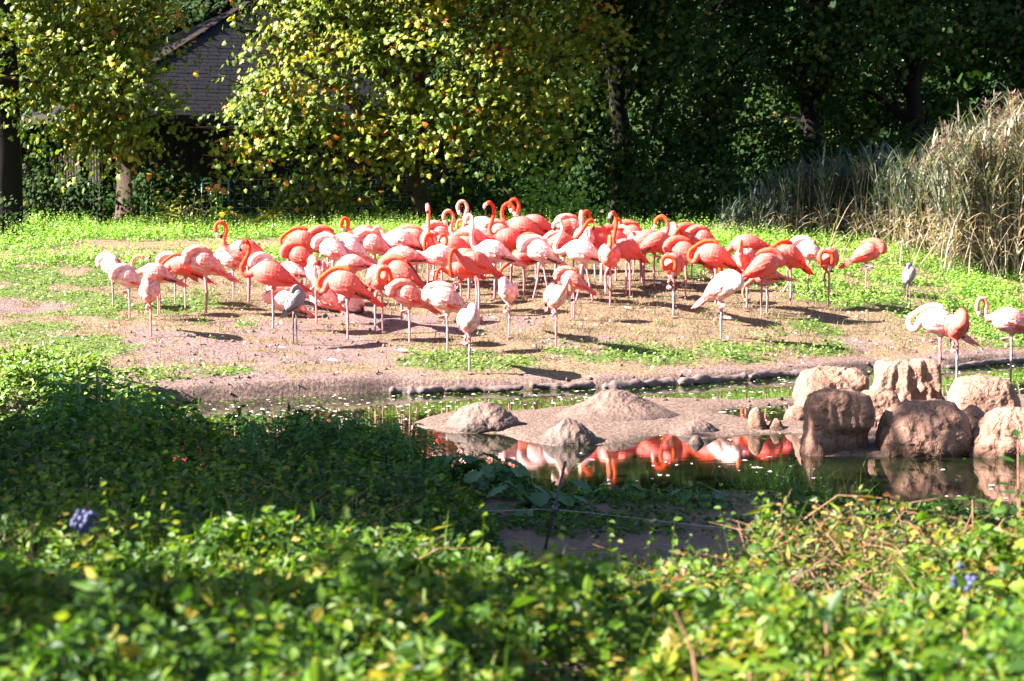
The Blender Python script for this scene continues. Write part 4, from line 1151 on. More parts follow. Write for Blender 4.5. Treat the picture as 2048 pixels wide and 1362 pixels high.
for lab, pts, sd in [("bushy shrub right of the brown maple trunk", [(900, 395, 55), (960, 385, 50), (1000, 410, 40)], 5), ("pale green shrub at the wood edge behind the upright necks", [(1090, 385, 50), (1150, 395, 45), (1060, 410, 30)], 6),
                     ("dark shrub at the wood edge behind the flock's right half", [(1340, 380, 55), (1400, 370, 60), (1290, 400, 40)], 7), ("dark green shrub before the dark end of the reeds", [(1470, 370, 45), (1440, 410, 40)], 8),
                     ("small dark bush cut off by the left edge beside the weeds", [(5, 450, 38), (-20, 430, 45), (15, 480, 22)], 9)]:
    y = 38.8 if sd != 9 else 35.0
    tree("shrub", lab, "shrub", (at(pts[0][0], 425, y)[0], y), [(0, 0, .15), (0, 0, .35), (0, 0, .6)], [blob(a, b, c, y) for a, b, c in pts], DIAM if sd == 9 else MAPLE, M_weed if sd == 6 else M_forest, .085, 1500, tr=.03, seed=sd)

rs = np.random.default_rng(78)
for u_, lab_ in ((60, "dark leafy shrub between the old trunk and the left maple"), (160, "low dark shrub in front of the hut wall, left of the broad brown trunk"), (325, "low shrub in the deep shade beside the green gate")):
    tree("shrub", lab_, "shrub", (at(u_, 425, 39.6)[0], 39.6), [(0, 0, .15), (0, 0, .35), (0, 0, .6)], [blob(u_ + rs.uniform(-35, 35), rs.uniform(340, 405), rs.uniform(30, 45), 39.6) for _ in range(4)], MAPLE, M_forest, .09, 1500, tr=.03, seed=80 + u_)

# trees outside the frame on the left that throw the shade over the near bank
for i, (x, y, lab, bl) in enumerate([
    (-10.5, 10.5, "broadleaf tree on the near bank, beyond the left edge", [(0, 0, 4.2, 1.9, 1.9, 1.3), (.8, 1.2, 6.0, 1.8, 1.8, 1.3), (-.5, -.9, 6.6, 1.8, 1.5, 1.4), (0, .6, 8.4, 1.6, 1.7, 1.2), (.9, -.3, 3.0, 1.2, 1.3, .9), (.2, -2.2, 4.6, 1.2, .9, 1.2), (.2, -3.0, 5.4, 1.2, .8, .8), (.5, -3.0, 6.8, 1.1, .8, .8), (.4, -2.1, 6.4, 1.2, .9, 1.0), (.2, -1.6, 8.2, 1.2, .9, 1.0), (0, 1.9, 5.0, 1.3, 1.0, 1.2), (0, 1.9, 7.4, 1.3, 1.0, 1.2)]),
    (-11.5, 14.1, "second broadleaf tree by the pond, beyond the left edge", [(0, 0, 4.5, 1.9, 1.5, 1.4), (.9, -.3, 6.2, 1.9, 1.3, 1.3), (-.8, .1, 7.2, 1.6, 1.3, 1.4), (.2, -.4, 8.8, 1.5, 1.2, 1.2), (.6, -.4, 3.1, 1.4, 1.2, .9), (.3, 1.3, 5.0, 1.2, .8, 1.2)]),
    (-10.3, 16.9, "lone tall tree by the pond, beyond the left edge", [(0, -.30, 9.5, .75, .6, .7), (.2, .2, 10.6, .5, .5, .4)]),
    (-7.2, 5.0, "slender broadleaf tree above the near hedge, beyond the left edge", [(.5, .5, 3.5, .8, .6, .35), (.4, -.3, 4.4, .7, .5, .4), (.3, .2, 5.0, .7, .6, .35), (.5, -.6, 3.9, .6, .5, .3)]),
]):
    z0 = h1(x, y)
    tree("broadleaf_tree", lab, "tree", (x, y), [(0, 0, 1.5), (.1, 0, 3.5), (0, .1, 6), (.1, 0, 9)], [(x + a, y + b, z0 + c, d, e, f) for a, b, c, d, e, f in bl], MAPLE, M_forest, .19, 620, tr=.2, seed=40 + i, spread=.3)

# ------------------------------------------------------------------ reeds
rs = np.random.default_rng(99)
g = G()
n = 1000
uu = rs.uniform(1440, 2260, n); yy = 34.2 + rs.uniform(0, 2.3, n)
keep = np.ones(n, bool)
hr = np.interp(uu, [1440, 1500, 1600, 1750, 1850, 1950, 2048, 2300], [.4, .8, 1.3, 1.55, 1.9, 2.5, 3.0, 3.05]) * rs.uniform(.72, 1.04, n)
yy = yy + np.interp(uu, [1400, 1700, 1800, 1900, 2300], [3.2, 2.8, 1.6, .2, 0])
xx = (uu - CU) / FPX * yy
zz = H(xx, yy)
base = np.stack([xx, yy, zz], 1)
lean = rs.normal(0, .10, (n, 3)) * [1, 1, 0] + [0, 0, 1]
lean = unit(lean)
tan_ = np.clip(np.interp(uu, [1400, 1700, 1850, 2050], [.05, .12, .6, .95]), 0, 1)  # tan to the right; left reeds' dark blue-green has tree shade coloured in
for i in range(n):
    L = hr[i]
    pts = base[i] + lean[i] * np.array([[0], [.5], [1.0]]) * L + np.array([[0, 0, 0], [.0, 0, 0], [rs.normal(0, .08), rs.normal(0, .08), -.02]])
    tube(g, pts, [.009, .007, .004], 3, np.clip(rs.normal(.72, .12), 0, 1), 0, False)
    m_ = int(6 + 5 * L)
    t = np.sort(rs.uniform(.12, 1, m_))
    P = base[i] + lean[i] * (t * L)[:, None]
    az = rs.uniform(0, 2 * math.pi, m_)
    up = rs.uniform(1.2, 3.4, m_)
    D = np.stack([np.cos(az), np.sin(az), up], 1)
    low = t < .45
    tone = np.where(low & (rs.uniform(0, 1, m_) < .5 + tan_[i]), rs.uniform(.6, 1, m_), np.clip(rs.normal(.10 + .55 * tan_[i], .16, m_), 0, 1))
    strips(g, P, D, rs.uniform(.3, .75, m_), rs.uniform(.028, .055, m_), np.where(low, rs.uniform(.6, 1.3, m_), rs.uniform(.15, .8, m_)), tone, 0, 4)
    if rs.uniform() < .06 + .2 * (uu[i] > 1880) and L > 1.1:
        tip = base[i] + lean[i] * L * .98; k = 26
        az = rs.uniform(0, 2 * math.pi, k)
        side = rs.normal(0, 1, 2); side = side / np.linalg.norm(side)
        D = np.stack([np.cos(az) * .5 + side[0] * .5, np.sin(az) * .5 + side[1] * .5, rs.uniform(.3, 1.1, k)], 1)
        strips(g, tip + np.array([0, 0, 1]) * rs.uniform(0, .2, (k, 1)), D, rs.uniform(.14, .26, k), .028, rs.uniform(.3, 1, k), rs.uniform(0, 1, k), 1, 2)
# dead stalks lying criss-cross in front
k = 130
u2 = rs.uniform(1620, 2150, k); y2 = rs.uniform(33.8, 35, k); x2 = (u2 - CU) / FPX * y2
P = np.stack([x2, y2, H(x2, y2) + rs.uniform(0, .2, k)], 1)
D = np.stack([rs.normal(0, .7, k), rs.normal(0, .3, k), rs.uniform(.4, 2.2, k)], 1)
strips(g, P, D, rs.uniform(.5, 1.5, k), .022, rs.uniform(0, .5, k), rs.uniform(.65, 1, k), 0, 3)
tag(link("reeds", g.mesh("reeds", [M_reed, M_plume])), kind="stuff", label="tall reed bed with tan stalks and feathery plumes at the right", cat="reeds")

# ------------------------------------------------------------------ ground vegetation of the far bank
rs = np.random.default_rng(5)
def scatter(n, xr, yr, w):
    x = rs.uniform(*xr, n); y = rs.uniform(*yr, n)
    k = rs.uniform(0, 1, n) < w(x, y)
    x, y = x[k], y[k]
    k = np.abs(x) < y * .285 + .5
    return x[k], y[k]

# bright weeds at the back and the right: stems with leaf pairs
def w_weed(x, y):
    e = y - yfar(x)
    return np.maximum(np.clip((e - 8.0) / 1.5, 0, 1), cover(x, y, GREENS[9:11]) * (x > 3.2)) * w_green(x, y) * (y < 39.5)
x, y = scatter(52000, (-11, 11), (25, 39.5), w_weed)
e = y - yfar(x)
hh = rs.uniform(.07, .18, len(x)) + .15 * np.clip((y - 34.0) / 4, 0, 1) * rs.uniform(.3, 1.6, len(x)) + .05 * (vnoise(x, y, .8, 21) > .6)
g = G()
b = np.stack([x, y, H(x, y)], 1)
for lv in range(5):
    t = (lv + 1) / 5
    az = rs.uniform(0, 2 * math.pi, len(x))
    off = np.stack([np.cos(az), np.sin(az), np.zeros(len(x))], 1)
    P = b + off * .012 + np.stack([rs.normal(0, .02, len(x)), rs.normal(0, .02, len(x)), hh * t], 1)
    N = unit(off * .25 + [-.2, -.15, .8] + rs.normal(0, .35, P.shape))
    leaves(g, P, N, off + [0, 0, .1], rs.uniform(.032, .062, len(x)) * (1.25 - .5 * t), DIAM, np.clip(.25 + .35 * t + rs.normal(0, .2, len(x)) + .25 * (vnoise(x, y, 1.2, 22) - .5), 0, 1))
k = rs.uniform(0, 1, len(x)) < .3
strips(g, b[k], np.stack([rs.normal(0, .1, k.sum()), rs.normal(0, .1, k.sum()), np.ones(k.sum())], 1), hh[k] * 1.1, .012, .1, .5, 0, 2)
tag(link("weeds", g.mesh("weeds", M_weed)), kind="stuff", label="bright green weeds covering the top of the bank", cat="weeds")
# tall seeding weeds in front of the trees
x, y = scatter(2600, (-11, 11), (35.2, 38.6), lambda x, y: .25 + .75 * (vnoise(x, y, .7, 23) > .5))
kk = np.abs(x) < 9.5; x, y = x[kk], y[kk]
b = np.stack([x, y, H(x, y)], 1); hh = rs.uniform(.25, .62, len(x)) * np.interp(x, [-9, -4, 0, 4, 9], [.6, .7, 1, .75, .6])
g = G()
strips(g, b, np.stack([rs.normal(0, .08, len(x)), rs.normal(0, .08, len(x)), np.ones(len(x))], 1), hh, .014, .1, .6, 0, 2)
for lv in range(12):
    t = .15 + .85 * lv / 11
    az = rs.uniform(0, 2 * math.pi, len(x)); off = np.stack([np.cos(az), np.sin(az), np.full(len(x), .5)], 1)
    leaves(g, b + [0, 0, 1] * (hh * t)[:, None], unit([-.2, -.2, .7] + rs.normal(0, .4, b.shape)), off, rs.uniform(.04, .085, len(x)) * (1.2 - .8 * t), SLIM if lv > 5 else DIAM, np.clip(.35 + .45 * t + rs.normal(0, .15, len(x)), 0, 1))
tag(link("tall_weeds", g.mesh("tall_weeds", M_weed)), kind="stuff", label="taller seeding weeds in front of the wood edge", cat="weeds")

# low herbs in patches on the bank
x, y = scatter(75000, (-8, 9), (22.5, 34.5), lambda x, y: np.clip(cover(x, y, GREENS) * 1.1, 0, 1) * w_green(x, y))
g = G()
b = np.stack([x, y, H(x, y) + rs.uniform(.005, .06, len(x)) * (.4 + vnoise(x, y, .5, 24))], 1)
az = rs.uniform(0, 2 * math.pi, len(x)); off = np.stack([np.cos(az), np.sin(az), np.full(len(x), .25)], 1)
leaves(g, b, unit([-.15, -.15, .9] + rs.normal(0, .35, b.shape)), off, rs.uniform(.025, .06, len(x)), OVAL, np.clip(rs.normal(.5, .24, len(x)), 0, 1))
x, y = scatter(30000, (-7, 8), (22.8, 33), lambda x, y: .55 * (vnoise(x, y, .28, 34) > .70) * (vnoise(x, y, 1.1, 35) > .4) * ((y - yfar(x)) > .35))
b = np.stack([x, y, H(x, y) + rs.uniform(.01, .06, len(x))], 1)
az = rs.uniform(0, 2 * math.pi, len(x)); off = np.stack([np.cos(az), np.sin(az), np.full(len(x), .3)], 1)
leaves(g, b, unit([-.15, -.15, .9] + rs.normal(0, .35, b.shape)), off, rs.uniform(.025, .055, len(x)), OVAL, np.clip(rs.normal(.5, .24, len(x)), 0, 1))
# fuller clumps in the middle of the patches
x, y = scatter(26000, (-8, 9), (22.5, 30.5), lambda x, y: np.clip(cover(x, y, [GREENS[3], GREENS[4], GREENS[5], GREENS[11], GREENS[12], GREENS[13], GREENS[14], GREENS[16]]) - .35, 0, 1) * 1.3 * (vnoise(x, y, .3, 25) > .42))
b = np.stack([x, y, H(x, y) + rs.uniform(.02, .2, len(x)) * vnoise(x, y, .3, 25)], 1)
az = rs.uniform(0, 2 * math.pi, len(x)); off = np.stack([np.cos(az), np.sin(az), np.full(len(x), .3)], 1)
leaves(g, b, unit([-.15, -.2, .8] + rs.normal(0, .4, b.shape)), off, rs.uniform(.03, .07, len(x)), OVAL, np.clip(rs.normal(.5, .24, len(x)), 0, 1))
x, y = scatter(60000, (-8, -1), (22.4, 27), lambda x, y: np.clip(cover(x, y, [patch(50, 765, 150, 40), patch(240, 790, 90, 14)]) * 1.4 - .3, 0, 1))
hz = (.10 + .28 * vnoise(x, y, .35, 33)) * rs.uniform(.15, 1, len(x)) ** .5
az = rs.uniform(0, 2 * math.pi, len(x)); off = np.stack([np.cos(az), np.sin(az), np.full(len(x), .2)], 1)
leaves(g, np.stack([x, y, H(x, y) + hz], 1), unit([-.2, -.25, .7] + rs.normal(0, .45, (len(x), 3))), off, rs.uniform(.04, .09, len(x)), OVAL, np.clip(rs.normal(.6, .22, len(x)), 0, 1))
tag(link("herbs", g.mesh("herbs", M_herb)), kind="stuff", label="low herb patches dotted over the trampled bank", cat="herbs")

# dry trampled grass
x, y = scatter(150000, (-8, 9), (22.8, 33.8), lambda x, y: np.clip(1 - w_soil(x, y) * .93, 0, 1) * np.clip((y - yfar(x) - .25) * 3, 0, 1) * (.25 + .75 * (vnoise(x, y, .22, 26) > .42)) * np.clip(1 - .5 * w_green(x, y), 0, 1))
g = G()
b = np.stack([x, y, H(x, y)], 1)
fl = rs.uniform(0, 1, len(x)) < .35
D = np.stack([rs.normal(0, .6, len(x)) * (1 + fl), rs.normal(0, .6, len(x)) * (1 + fl), np.where(fl, .15, 1.0)], 1)
tone = np.clip(.45 + .35 * (vnoise(x, y, .9, 27) - .5) + rs.normal(0, .22, len(x)) + .45 * w_green(x, y), 0, 1)
strips(g, b, D, rs.uniform(.03, .085, len(x)) * (.6 + 1.3 * (vnoise(x, y, .16, 29) > .6) + .5 * vnoise(x, y, .5, 30)), rs.uniform(.007, .015, len(x)), rs.uniform(.1, .8, len(x)), tone, 0, 2)
tag(link("dry_grass", g.mesh("dry_grass", M_dry)), kind="stuff", label="short dry trampled grass among the flamingos", cat="grass")

# litter on soil: straws, down feathers, clods
g = G()
x, y = scatter(4200, (-6, 7), (22.8, 32), lambda x, y: np.clip(w_soil(x, y) + .15, 0, 1) * ((y - yfar(x)) > .15))
D = np.stack([rs.normal(0, 1, len(x)), rs.normal(0, .6, len(x)), rs.uniform(0, .15, len(x))], 1)
strips(g, np.stack([x, y, H(x, y) + .012], 1), D, rs.uniform(.05, .2, len(x)), .009, rs.uniform(0, .1, len(x)), rs.uniform(0, .6, len(x)), 0, 2)
x, y = scatter(2600, (-6, 7), (22.6, 32), lambda x, y: np.clip(w_soil(x, y) + .05, 0, 1))
for i in range(len(x)):
    s_ = rs.uniform(.01, .032)
    g.add(ICO2[0][:, :] * s_ * rs.uniform(.6, 1.3, 3) + [x[i], y[i], float(H(x[i:i+1], y[i:i+1])[0]) + s_ * .2], ICO2[1], 0, 1) if i < 700 else None
x, y = scatter(900, (-6, 7.5), (22.8, 32.5), lambda x, y: (.25 + .75 * (vnoise(x, y, .6, 28) > .62)) * ((y - yfar(x)) > .1))
leaves(g, np.stack([x, y, H(x, y) + .03], 1), unit([0, -.2, .8] + rs.normal(0, .4, (len(x), 3))), rs.normal(0, 1, (len(x), 3)), rs.uniform(.02, .05, len(x)), DIAM, 0, 2)
tag(link("ground_litter", g.mesh("ground_litter", [M_dry, M_mud, M_feather])), kind="stuff", label="straws, clods and down scattered on the trampled soil", cat="litter")
# single shed feathers
fg = G(); tube(fg, [(-.06, 0, 0), (.0, 0, .01), (.07, 0, .004)], .002, 4)
fg.add([(-.03, 0, .004), (0, .02, .012), (.05, .017, .008), (.075, 0, .004), (.05, -.017, .008), (0, -.02, .012)], [(0, 1, 5), (1, 2, 5), (2, 4, 5), (2, 3, 4)])
fme = fg.mesh("feather", M_feather)
for u, v, rz in [(1252, 620, .5), (1190, 655, 1.2), (1310, 570, .2), (1330, 575, 2), (925, 648, .4), (985, 640, 1), (660, 725, .3), (700, 650, 2.2), (1450, 640, .1), (1620, 588, .3), (1368, 612, 1.5), (560, 700, .8), (800, 705, .1), (940, 700, 1.8)]:
    p = hit(u, v)
    o = link("feather", fme, None, (p[0], p[1], p[2] + .03), (.5, .1, rz)); o.scale = (1.3, 1.3, 1.3)
    tag(o, "shed white feather lying on the trampled ground", "feather", "shed feathers")

# wading-edge plants and far plants in front of the hut
def fern(u, v, y, label, hgt, n, col, arch):
    x = at(u, v, y)[0]; r = empty("fern", (x, y, h1(x, y)), label, "fern")
    for i in range(n):
        g = G(); az = rs.uniform(-1, 1) + (0 if i % 2 else math.pi)
        h = hgt * rs.uniform(.8, 1.1)
        t = np.linspace(0, 1, 12)
        sp_ = np.stack([np.cos(az) * arch * h * t ** 2, np.sin(az) * .3 * h * t ** 2, h * (t - .35 * arch * t ** 3)], 1)
        tube(g, sp_, np.linspace(.012, .004, 12), 4)
        for s_ in (1, -1):
            P = np.repeat(sp_[2:], 2, 0) + rs.normal(0, .01, (20, 3))
            leaves(g, P, unit(np.tile([[-.3, -.5, .7]], (20, 1)) + rs.normal(0, .2, (20, 3))), np.tile([[s_ * .9, -.15, -.15]], (20, 1)), np.interp(np.repeat(t[2:], 2), [0, .4, 1], [.16, .2, .07]) * hgt, SLIM, np.clip(rs.normal(col, .1, 20), 0, 1))
        link("frond", g.mesh("frond", M_maple), r)
fern(338, 430, 37.2, "bright yellow-green plume of compound leaves in front of the hut", .95, 2, .72, .35)
fern(300, 440, 37.0, "low green fern left of the bright plume", .45, 4, .5, .7)
fern(500, 440, 37.4, "arching golden fern right of the orange flowers", .60, 6, .78, .8)
fern(545, 435, 37.6, "slim golden fern beside the young yellowing tree", .55, 4, .74, .5)
x = at(432, 430, 37.5)[0]
r = empty("flower_plant", (x, 37.5, h1(x, 37.5)), "tall plant with orange flower heads before the green gate", "flower")
for dx, h in ((-.12, .82), (.02, .85), (.14, .78)):
    g = G(); tube(g, [(dx * .3, 0, 0), (dx * .7, 0, h * .5), (dx, 0, h)], .008, 4)
    t = rs.uniform(.1, .9, 14); P = np.stack([dx * t, 0 * t, h * t], 1)
    leaves(g, P, rs.normal(0, .3, (14, 3)) + [0, -.5, .7], rs.normal(0, .7, (14, 3)) + [0, 0, .3], .13, SLIM, rs.uniform(.4, .7, 14))
    link("stem", g.mesh("stem", M_weed), r)
    g = G(); P = rs.normal(0, .028, (36, 3)) + [dx, 0, h]
    leaves(g, P, rs.normal(0, .6, (36, 3)) + [0, -.4, .5], rs.normal(0, 1, (36, 3)), .055, DIAM, rs.uniform(0, 1, 36))
    link("flower_head", g.mesh("flower_head", M_flower), r)
tree("dry_shrub", "straw-coloured shrub with bare upright twigs before the hut door", "shrub", (at(385, 440, 37)[0], 37), [(0, 0, .15), (0, 0, .3), (.05, 0, .7)], [blob(378, 415, 30, 37), blob(405, 418, 25, 37.1), blob(360, 425, 18, 37)], DIAM, M_maple, .06, 1900, tr=.02, seed=61)

# floating specks on the pond
g = G()
x = rs.uniform(-7, 8, 17000); y = rs.uniform(15.5, 29, 17000)
k = (H(x, y) < -.01) & (np.abs(x) < y * .27 + .4)
dens = np.where(y > 21.3, .55 + .45 * (vnoise(x, y, .6, 31) > .5), .03 + .11 * (vnoise(x, y, .8, 32) > .62))
k &= rs.uniform(0, 1, len(x)) < dens
x, y = x[k], y[k]
gr = (rs.uniform(0, 1, len(x)) < np.where(y > 20.8, .82, .25))
leaves(g, np.stack([x, y, np.full(len(x), .004)], 1), np.array([0, 0, 1.0]) + rs.normal(0, .05, (len(x), 3)), rs.normal(0, 1, (len(x), 3)) * [1, .6, .02], rs.uniform(.02, .07, len(x)), DIAM, np.clip(rs.normal(.6, .2, len(x)), 0, 1), np.where(gr, 0, 1))
tag(link("duckweed", g.mesh("duckweed", [M_herb, M_feather])), kind="stuff", label="duckweed and floating down on the pond", cat="duckweed")
# thin sheet of algae on the far channel

# ------------------------------------------------------------------ the near bank
rs = np.random.default_rng(11)
def top_h(x, y):
    """height of the plant cover above the near bank"""
    u = x / np.maximum(y, 1) * FPX + CU
    g_ = ynear(x) - y
    left = np.clip((1010 - u) / 200, 0, 1) * np.where(y > 14, 1 - .5 * np.clip((u - 650) / 200, 0, 1), 1)
    right = np.clip((u - 1330) / 200, 0, 1)
    h = np.interp(y, [3, 5, 6.5, 7.5, 8.5, 9.7, 10.5], [.42, .44, .42, .40, .38, .36, 0])
    hl = np.interp(y, [3, 7, 9, 11, 13, 15.5, 18], [.42, .42, .40, .46, .52, .52, .44])
    hr_ = np.interp(y, [3, 7, 8.5, 9.5, 10.5, 11.4], [.44, .46, .52, .54, .40, 0])
    h = np.maximum(h, np.maximum(left * hl, right * hr_))
    hole = np.exp(-(((u - 1690) / 95) ** 2 + ((y - 7.6) / .55) ** 2) ** 2)
    h = h * (1 - .75 * hole)
    h = h * (.74 + .85 * (vnoise(x, y, .6, 41) - .35) + .6 * (vnoise(x, y, .2, 42) - .5))
    return np.where(h > .04, h, 0) * (g_ > -.35)

def near_cover(n, yr, size, tpl, mat_i, g, tone0, tone_s, sel=None, upb=.8, low=.25):
    y = np.sqrt(rs.uniform(yr[0] ** 2, yr[1] ** 2, n)); x = rs.uniform(-1, 1, n) * (y * .275 + .35)
    h = top_h(x, y)
    k = h > 0
    if sel is not None: k &= sel(x, y)
    x, y, h = x[k], y[k], h[k]
    z = H(x, y) + h * (low + (1 - low) * rs.uniform(0, 1, len(x)) ** .45) 
    az = rs.uniform(0, 2 * math.pi, len(x)); off = np.stack([np.cos(az), np.sin(az), rs.normal(.05, .35, len(x))], 1)
    N = unit([-.12, -.12, upb] + rs.normal(0, .55, (len(x), 3)))
    tone = np.clip(tone0 + rs.normal(0, tone_s, len(x)) + .5 * (vnoise(x, y, .7, 43) - .5), 0, 1)
    leaves(g, np.stack([x, y, z], 1), N, off, size * rs.uniform(.55, 1.35, len(x)), tpl, tone, mat_i)

uof = lambda x, y: x / y * FPX + CU
g = G()
near_cover(60000, (3.6, 8.0), .036, OVAL, 0, g, .52, .26)
near_cover(3500, (3.6, 7.5), .065, OVAL, 0, g, .55, .2, low=.8)
near_cover(9000, (3.6, 9.0), .075, SLIM, 0, g, .66, .2, lambda x, y: vnoise(x, y, .5, 46) > .55, low=.6)
near_cover(8000, (3.6, 9.0), .050, MAPLE, 0, g, .5, .25, lambda x, y: vnoise(x, y, .6, 47) > .55, low=.6)
near_cover(6000, (9.0, 17), .085, SLIM, 0, g, .5, .25, lambda x, y: (uof(x, y) < 1000) & (vnoise(x, y, .7, 48) > .5), low=.7)
near_cover(22000, (7.5, 10.8), .045, OVAL, 0, g, .46, .25, lambda x, y: uof(x, y) < 1330)
near_cover(62000, (10.2, 18), .062, OVAL, 0, g, .42, .25, lambda x, y: uof(x, y) < 1100)
n = 900   # taller shoots standing out of the cover
y = np.sqrt(rs.uniform(4.2 ** 2, 17 ** 2, n)); x = rs.uniform(-1, 1, n) * (y * .27 + .2); h = top_h(x, y); k = (h > .18) & (vnoise(x, y, .8, 45) > .35)
x, y, h = x[k], y[k], h[k]
lean = np.stack([rs.normal(0, .25, len(x)), rs.normal(0, .2, len(x)), np.ones(len(x))], 1); L = rs.uniform(.08, .26, len(x)) + .3 * h
b0 = np.stack([x, y, H(x, y) + .7 * h], 1)
strips(g, b0, lean, L * 1.05, .006, .05, .75, 0, 2)
for q in range(9):
    t = .25 + .75 * q / 8; az = rs.uniform(0, 6.28, len(x)); off = np.stack([np.cos(az), np.sin(az), .35 + 0 * az], 1)
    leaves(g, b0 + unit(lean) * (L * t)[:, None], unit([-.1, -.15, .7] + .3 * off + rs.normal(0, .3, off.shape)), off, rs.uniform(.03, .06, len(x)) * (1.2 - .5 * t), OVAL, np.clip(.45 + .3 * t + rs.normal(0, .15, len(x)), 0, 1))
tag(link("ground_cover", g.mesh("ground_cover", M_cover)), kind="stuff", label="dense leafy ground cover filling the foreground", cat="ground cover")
g = G()
near_cover(46000, (7.0, 12), .034, OVAL, 0, g, .58, .24, lambda x, y: uof(x, y) > 1250)
near_cover(14000, (8.8, 13), .04, OVAL, 0, g, .40, .25, lambda x, y: (uof(x, y) > 620) & (uof(x, y) < 1040))
tag(link("bramble_foliage", g.mesh("bramble_foliage", M_bush)), kind="stuff", label="small-leaved cotoneaster thicket with reddish twigs at the near right", cat="thicket")

# twigs and stalks through the near cover
g = G()
n = 260
y = np.sqrt(rs.uniform(6 ** 2, 12.5 ** 2, n)); x = rs.uniform(-1, 1, n) * (y * .27 + .2); h = top_h(x, y); k = (h > .2) & ((x / y * FPX + CU < 880) | (x / y * FPX + CU > 1450))
x, y, h = x[k], y[k], h[k]
for i in range(len(x)):
    z = float(H(x[i:i+1], y[i:i+1])[0])
    a = rs.uniform(0, 6.28); L = rs.uniform(.15, .5); rise = rs.uniform(-.05, .28)
    p0 = np.array([x[i], y[i], z + h[i] * rs.uniform(.5, .9)]); p2 = p0 + [math.cos(a) * L, math.sin(a) * L * .6, rise]
    tube(g, [p0, (p0 + p2) / 2 + rs.normal(0, .02, 3) + [0, 0, .03], p2], [.0032, .0025, .0014], 4, cap=False)
n = 420
y = np.sqrt(rs.uniform(6.6 ** 2, 11 ** 2, n)); x = (rs.uniform(1330, 2080, n) - CU) / FPX * y; h = top_h(x, y)
for i in range(n):
    if h[i] < .12: continue
    z = float(H(x[i:i+1], y[i:i+1])[0]); a = rs.uniform(0, 6.28); L = rs.uniform(.15, .45)
    p0 = np.array([x[i], y[i], z + h[i] * rs.uniform(.45, .8)]); p2 = p0 + [math.cos(a) * L, math.sin(a) * L * .6, rs.uniform(.02, .22)]
    tube(g, [p0, (p0 + p2) / 2 + rs.normal(0, .02, 3) + [0, 0, .05], p2], [.0028, .0022, .0012], 3, cap=False)
tag(link("twigs", g.mesh("twigs", M_twig)), kind="stuff", label="bare reddish twigs arching out of the near thicket", cat="twigs")
g = G()
n = 1500
y = np.sqrt(rs.uniform(4 ** 2, 9.5 ** 2, n)); x = rs.uniform(-1, 1, n) * (y * .27 + .2); h = top_h(x, y); k = (h > .15) & (vnoise(x, y, .6, 44) > .4)
x, y, h = x[k], y[k], h[k]
strips(g, np.stack([x, y, H(x, y) + h * .7], 1), np.stack([rs.normal(0, .25, len(x)), rs.normal(0, .25, len(x)), np.ones(len(x))], 1), rs.uniform(.1, .3, len(x)), .006, rs.uniform(0, .5, len(x)), rs.uniform(.6, .9, len(x)), 0, 3)
tag(link("grass_blades", g.mesh("grass_blades", M_cover)), kind="stuff", label="thin grass blades standing out of the ground cover", cat="grass")

# nettles along the near water's edge on the left
def nettle_meshes():
    out = []
    for s in range(5):
        g = G(); h = .42 + .05 * s
        lean = rs.normal(0, .06, 2)
        t = np.linspace(0, 1, 6); P = np.stack([lean[0] * t, lean[1] * t, h * t], 1)
        tube(g, P, np.linspace(.006, .003, 6), 4)
        st = G.mesh(g, "stem", M_nettle)
        g = G()
        for lv in range(8):
            tt = .3 + .7 * lv / 7; c = np.array([lean[0] * tt, lean[1] * tt, h * tt])
            for q in range(4 if lv > 4 else 2):
                a = lv * 1.57 + q * (math.pi / 2 if lv > 4 else math.pi) + rs.normal(0, .2)
                D = np.array([[math.cos(a), math.sin(a), .05]])
                leaves(g, c[None] + D * .01, np.array([[-.1 + .2 * math.cos(a), .2 * math.sin(a) - .1, .9]]), D, .12 * (1.1 - .5 * abs(tt - .6)), OVAL if lv < 3 else SLIM, rs.uniform(.2, .9))
        out.append((st, g.mesh("foliage", M_nettle)))
    return out
NT = nettle_meshes()
cnt = 0
for _ in range(900):
    u = rs.choice([rs.uniform(60, 340), rs.uniform(480, 850), rs.uniform(850, 1010)], p=[.35, .5, .15]); y = rs.uniform(15.2, 17.6)
    x = (u - CU) / FPX * y
    if ynear(np.array([x]))[0] - y < -.1 or cnt >= 230: continue
    st, fo = NT[cnt % 5]
    z = h1(x, y)
    r = empty("nettle", (x, y, z - .02), "dark green nettle in the bed along the near water's edge", "nettle", "nettles along the near shore", rs.uniform(0, 6.28))
    k = 1.32 * rs.uniform(.75, 1.15) * float(np.interp(u, [0, 180, 330, 480, 700, 850, 1000], [.9, 1.1, .85, .65, .75, .55, .42])); r.scale = (k, k, k)
    link("stem", st, r); link("foliage", fo, r); cnt += 1

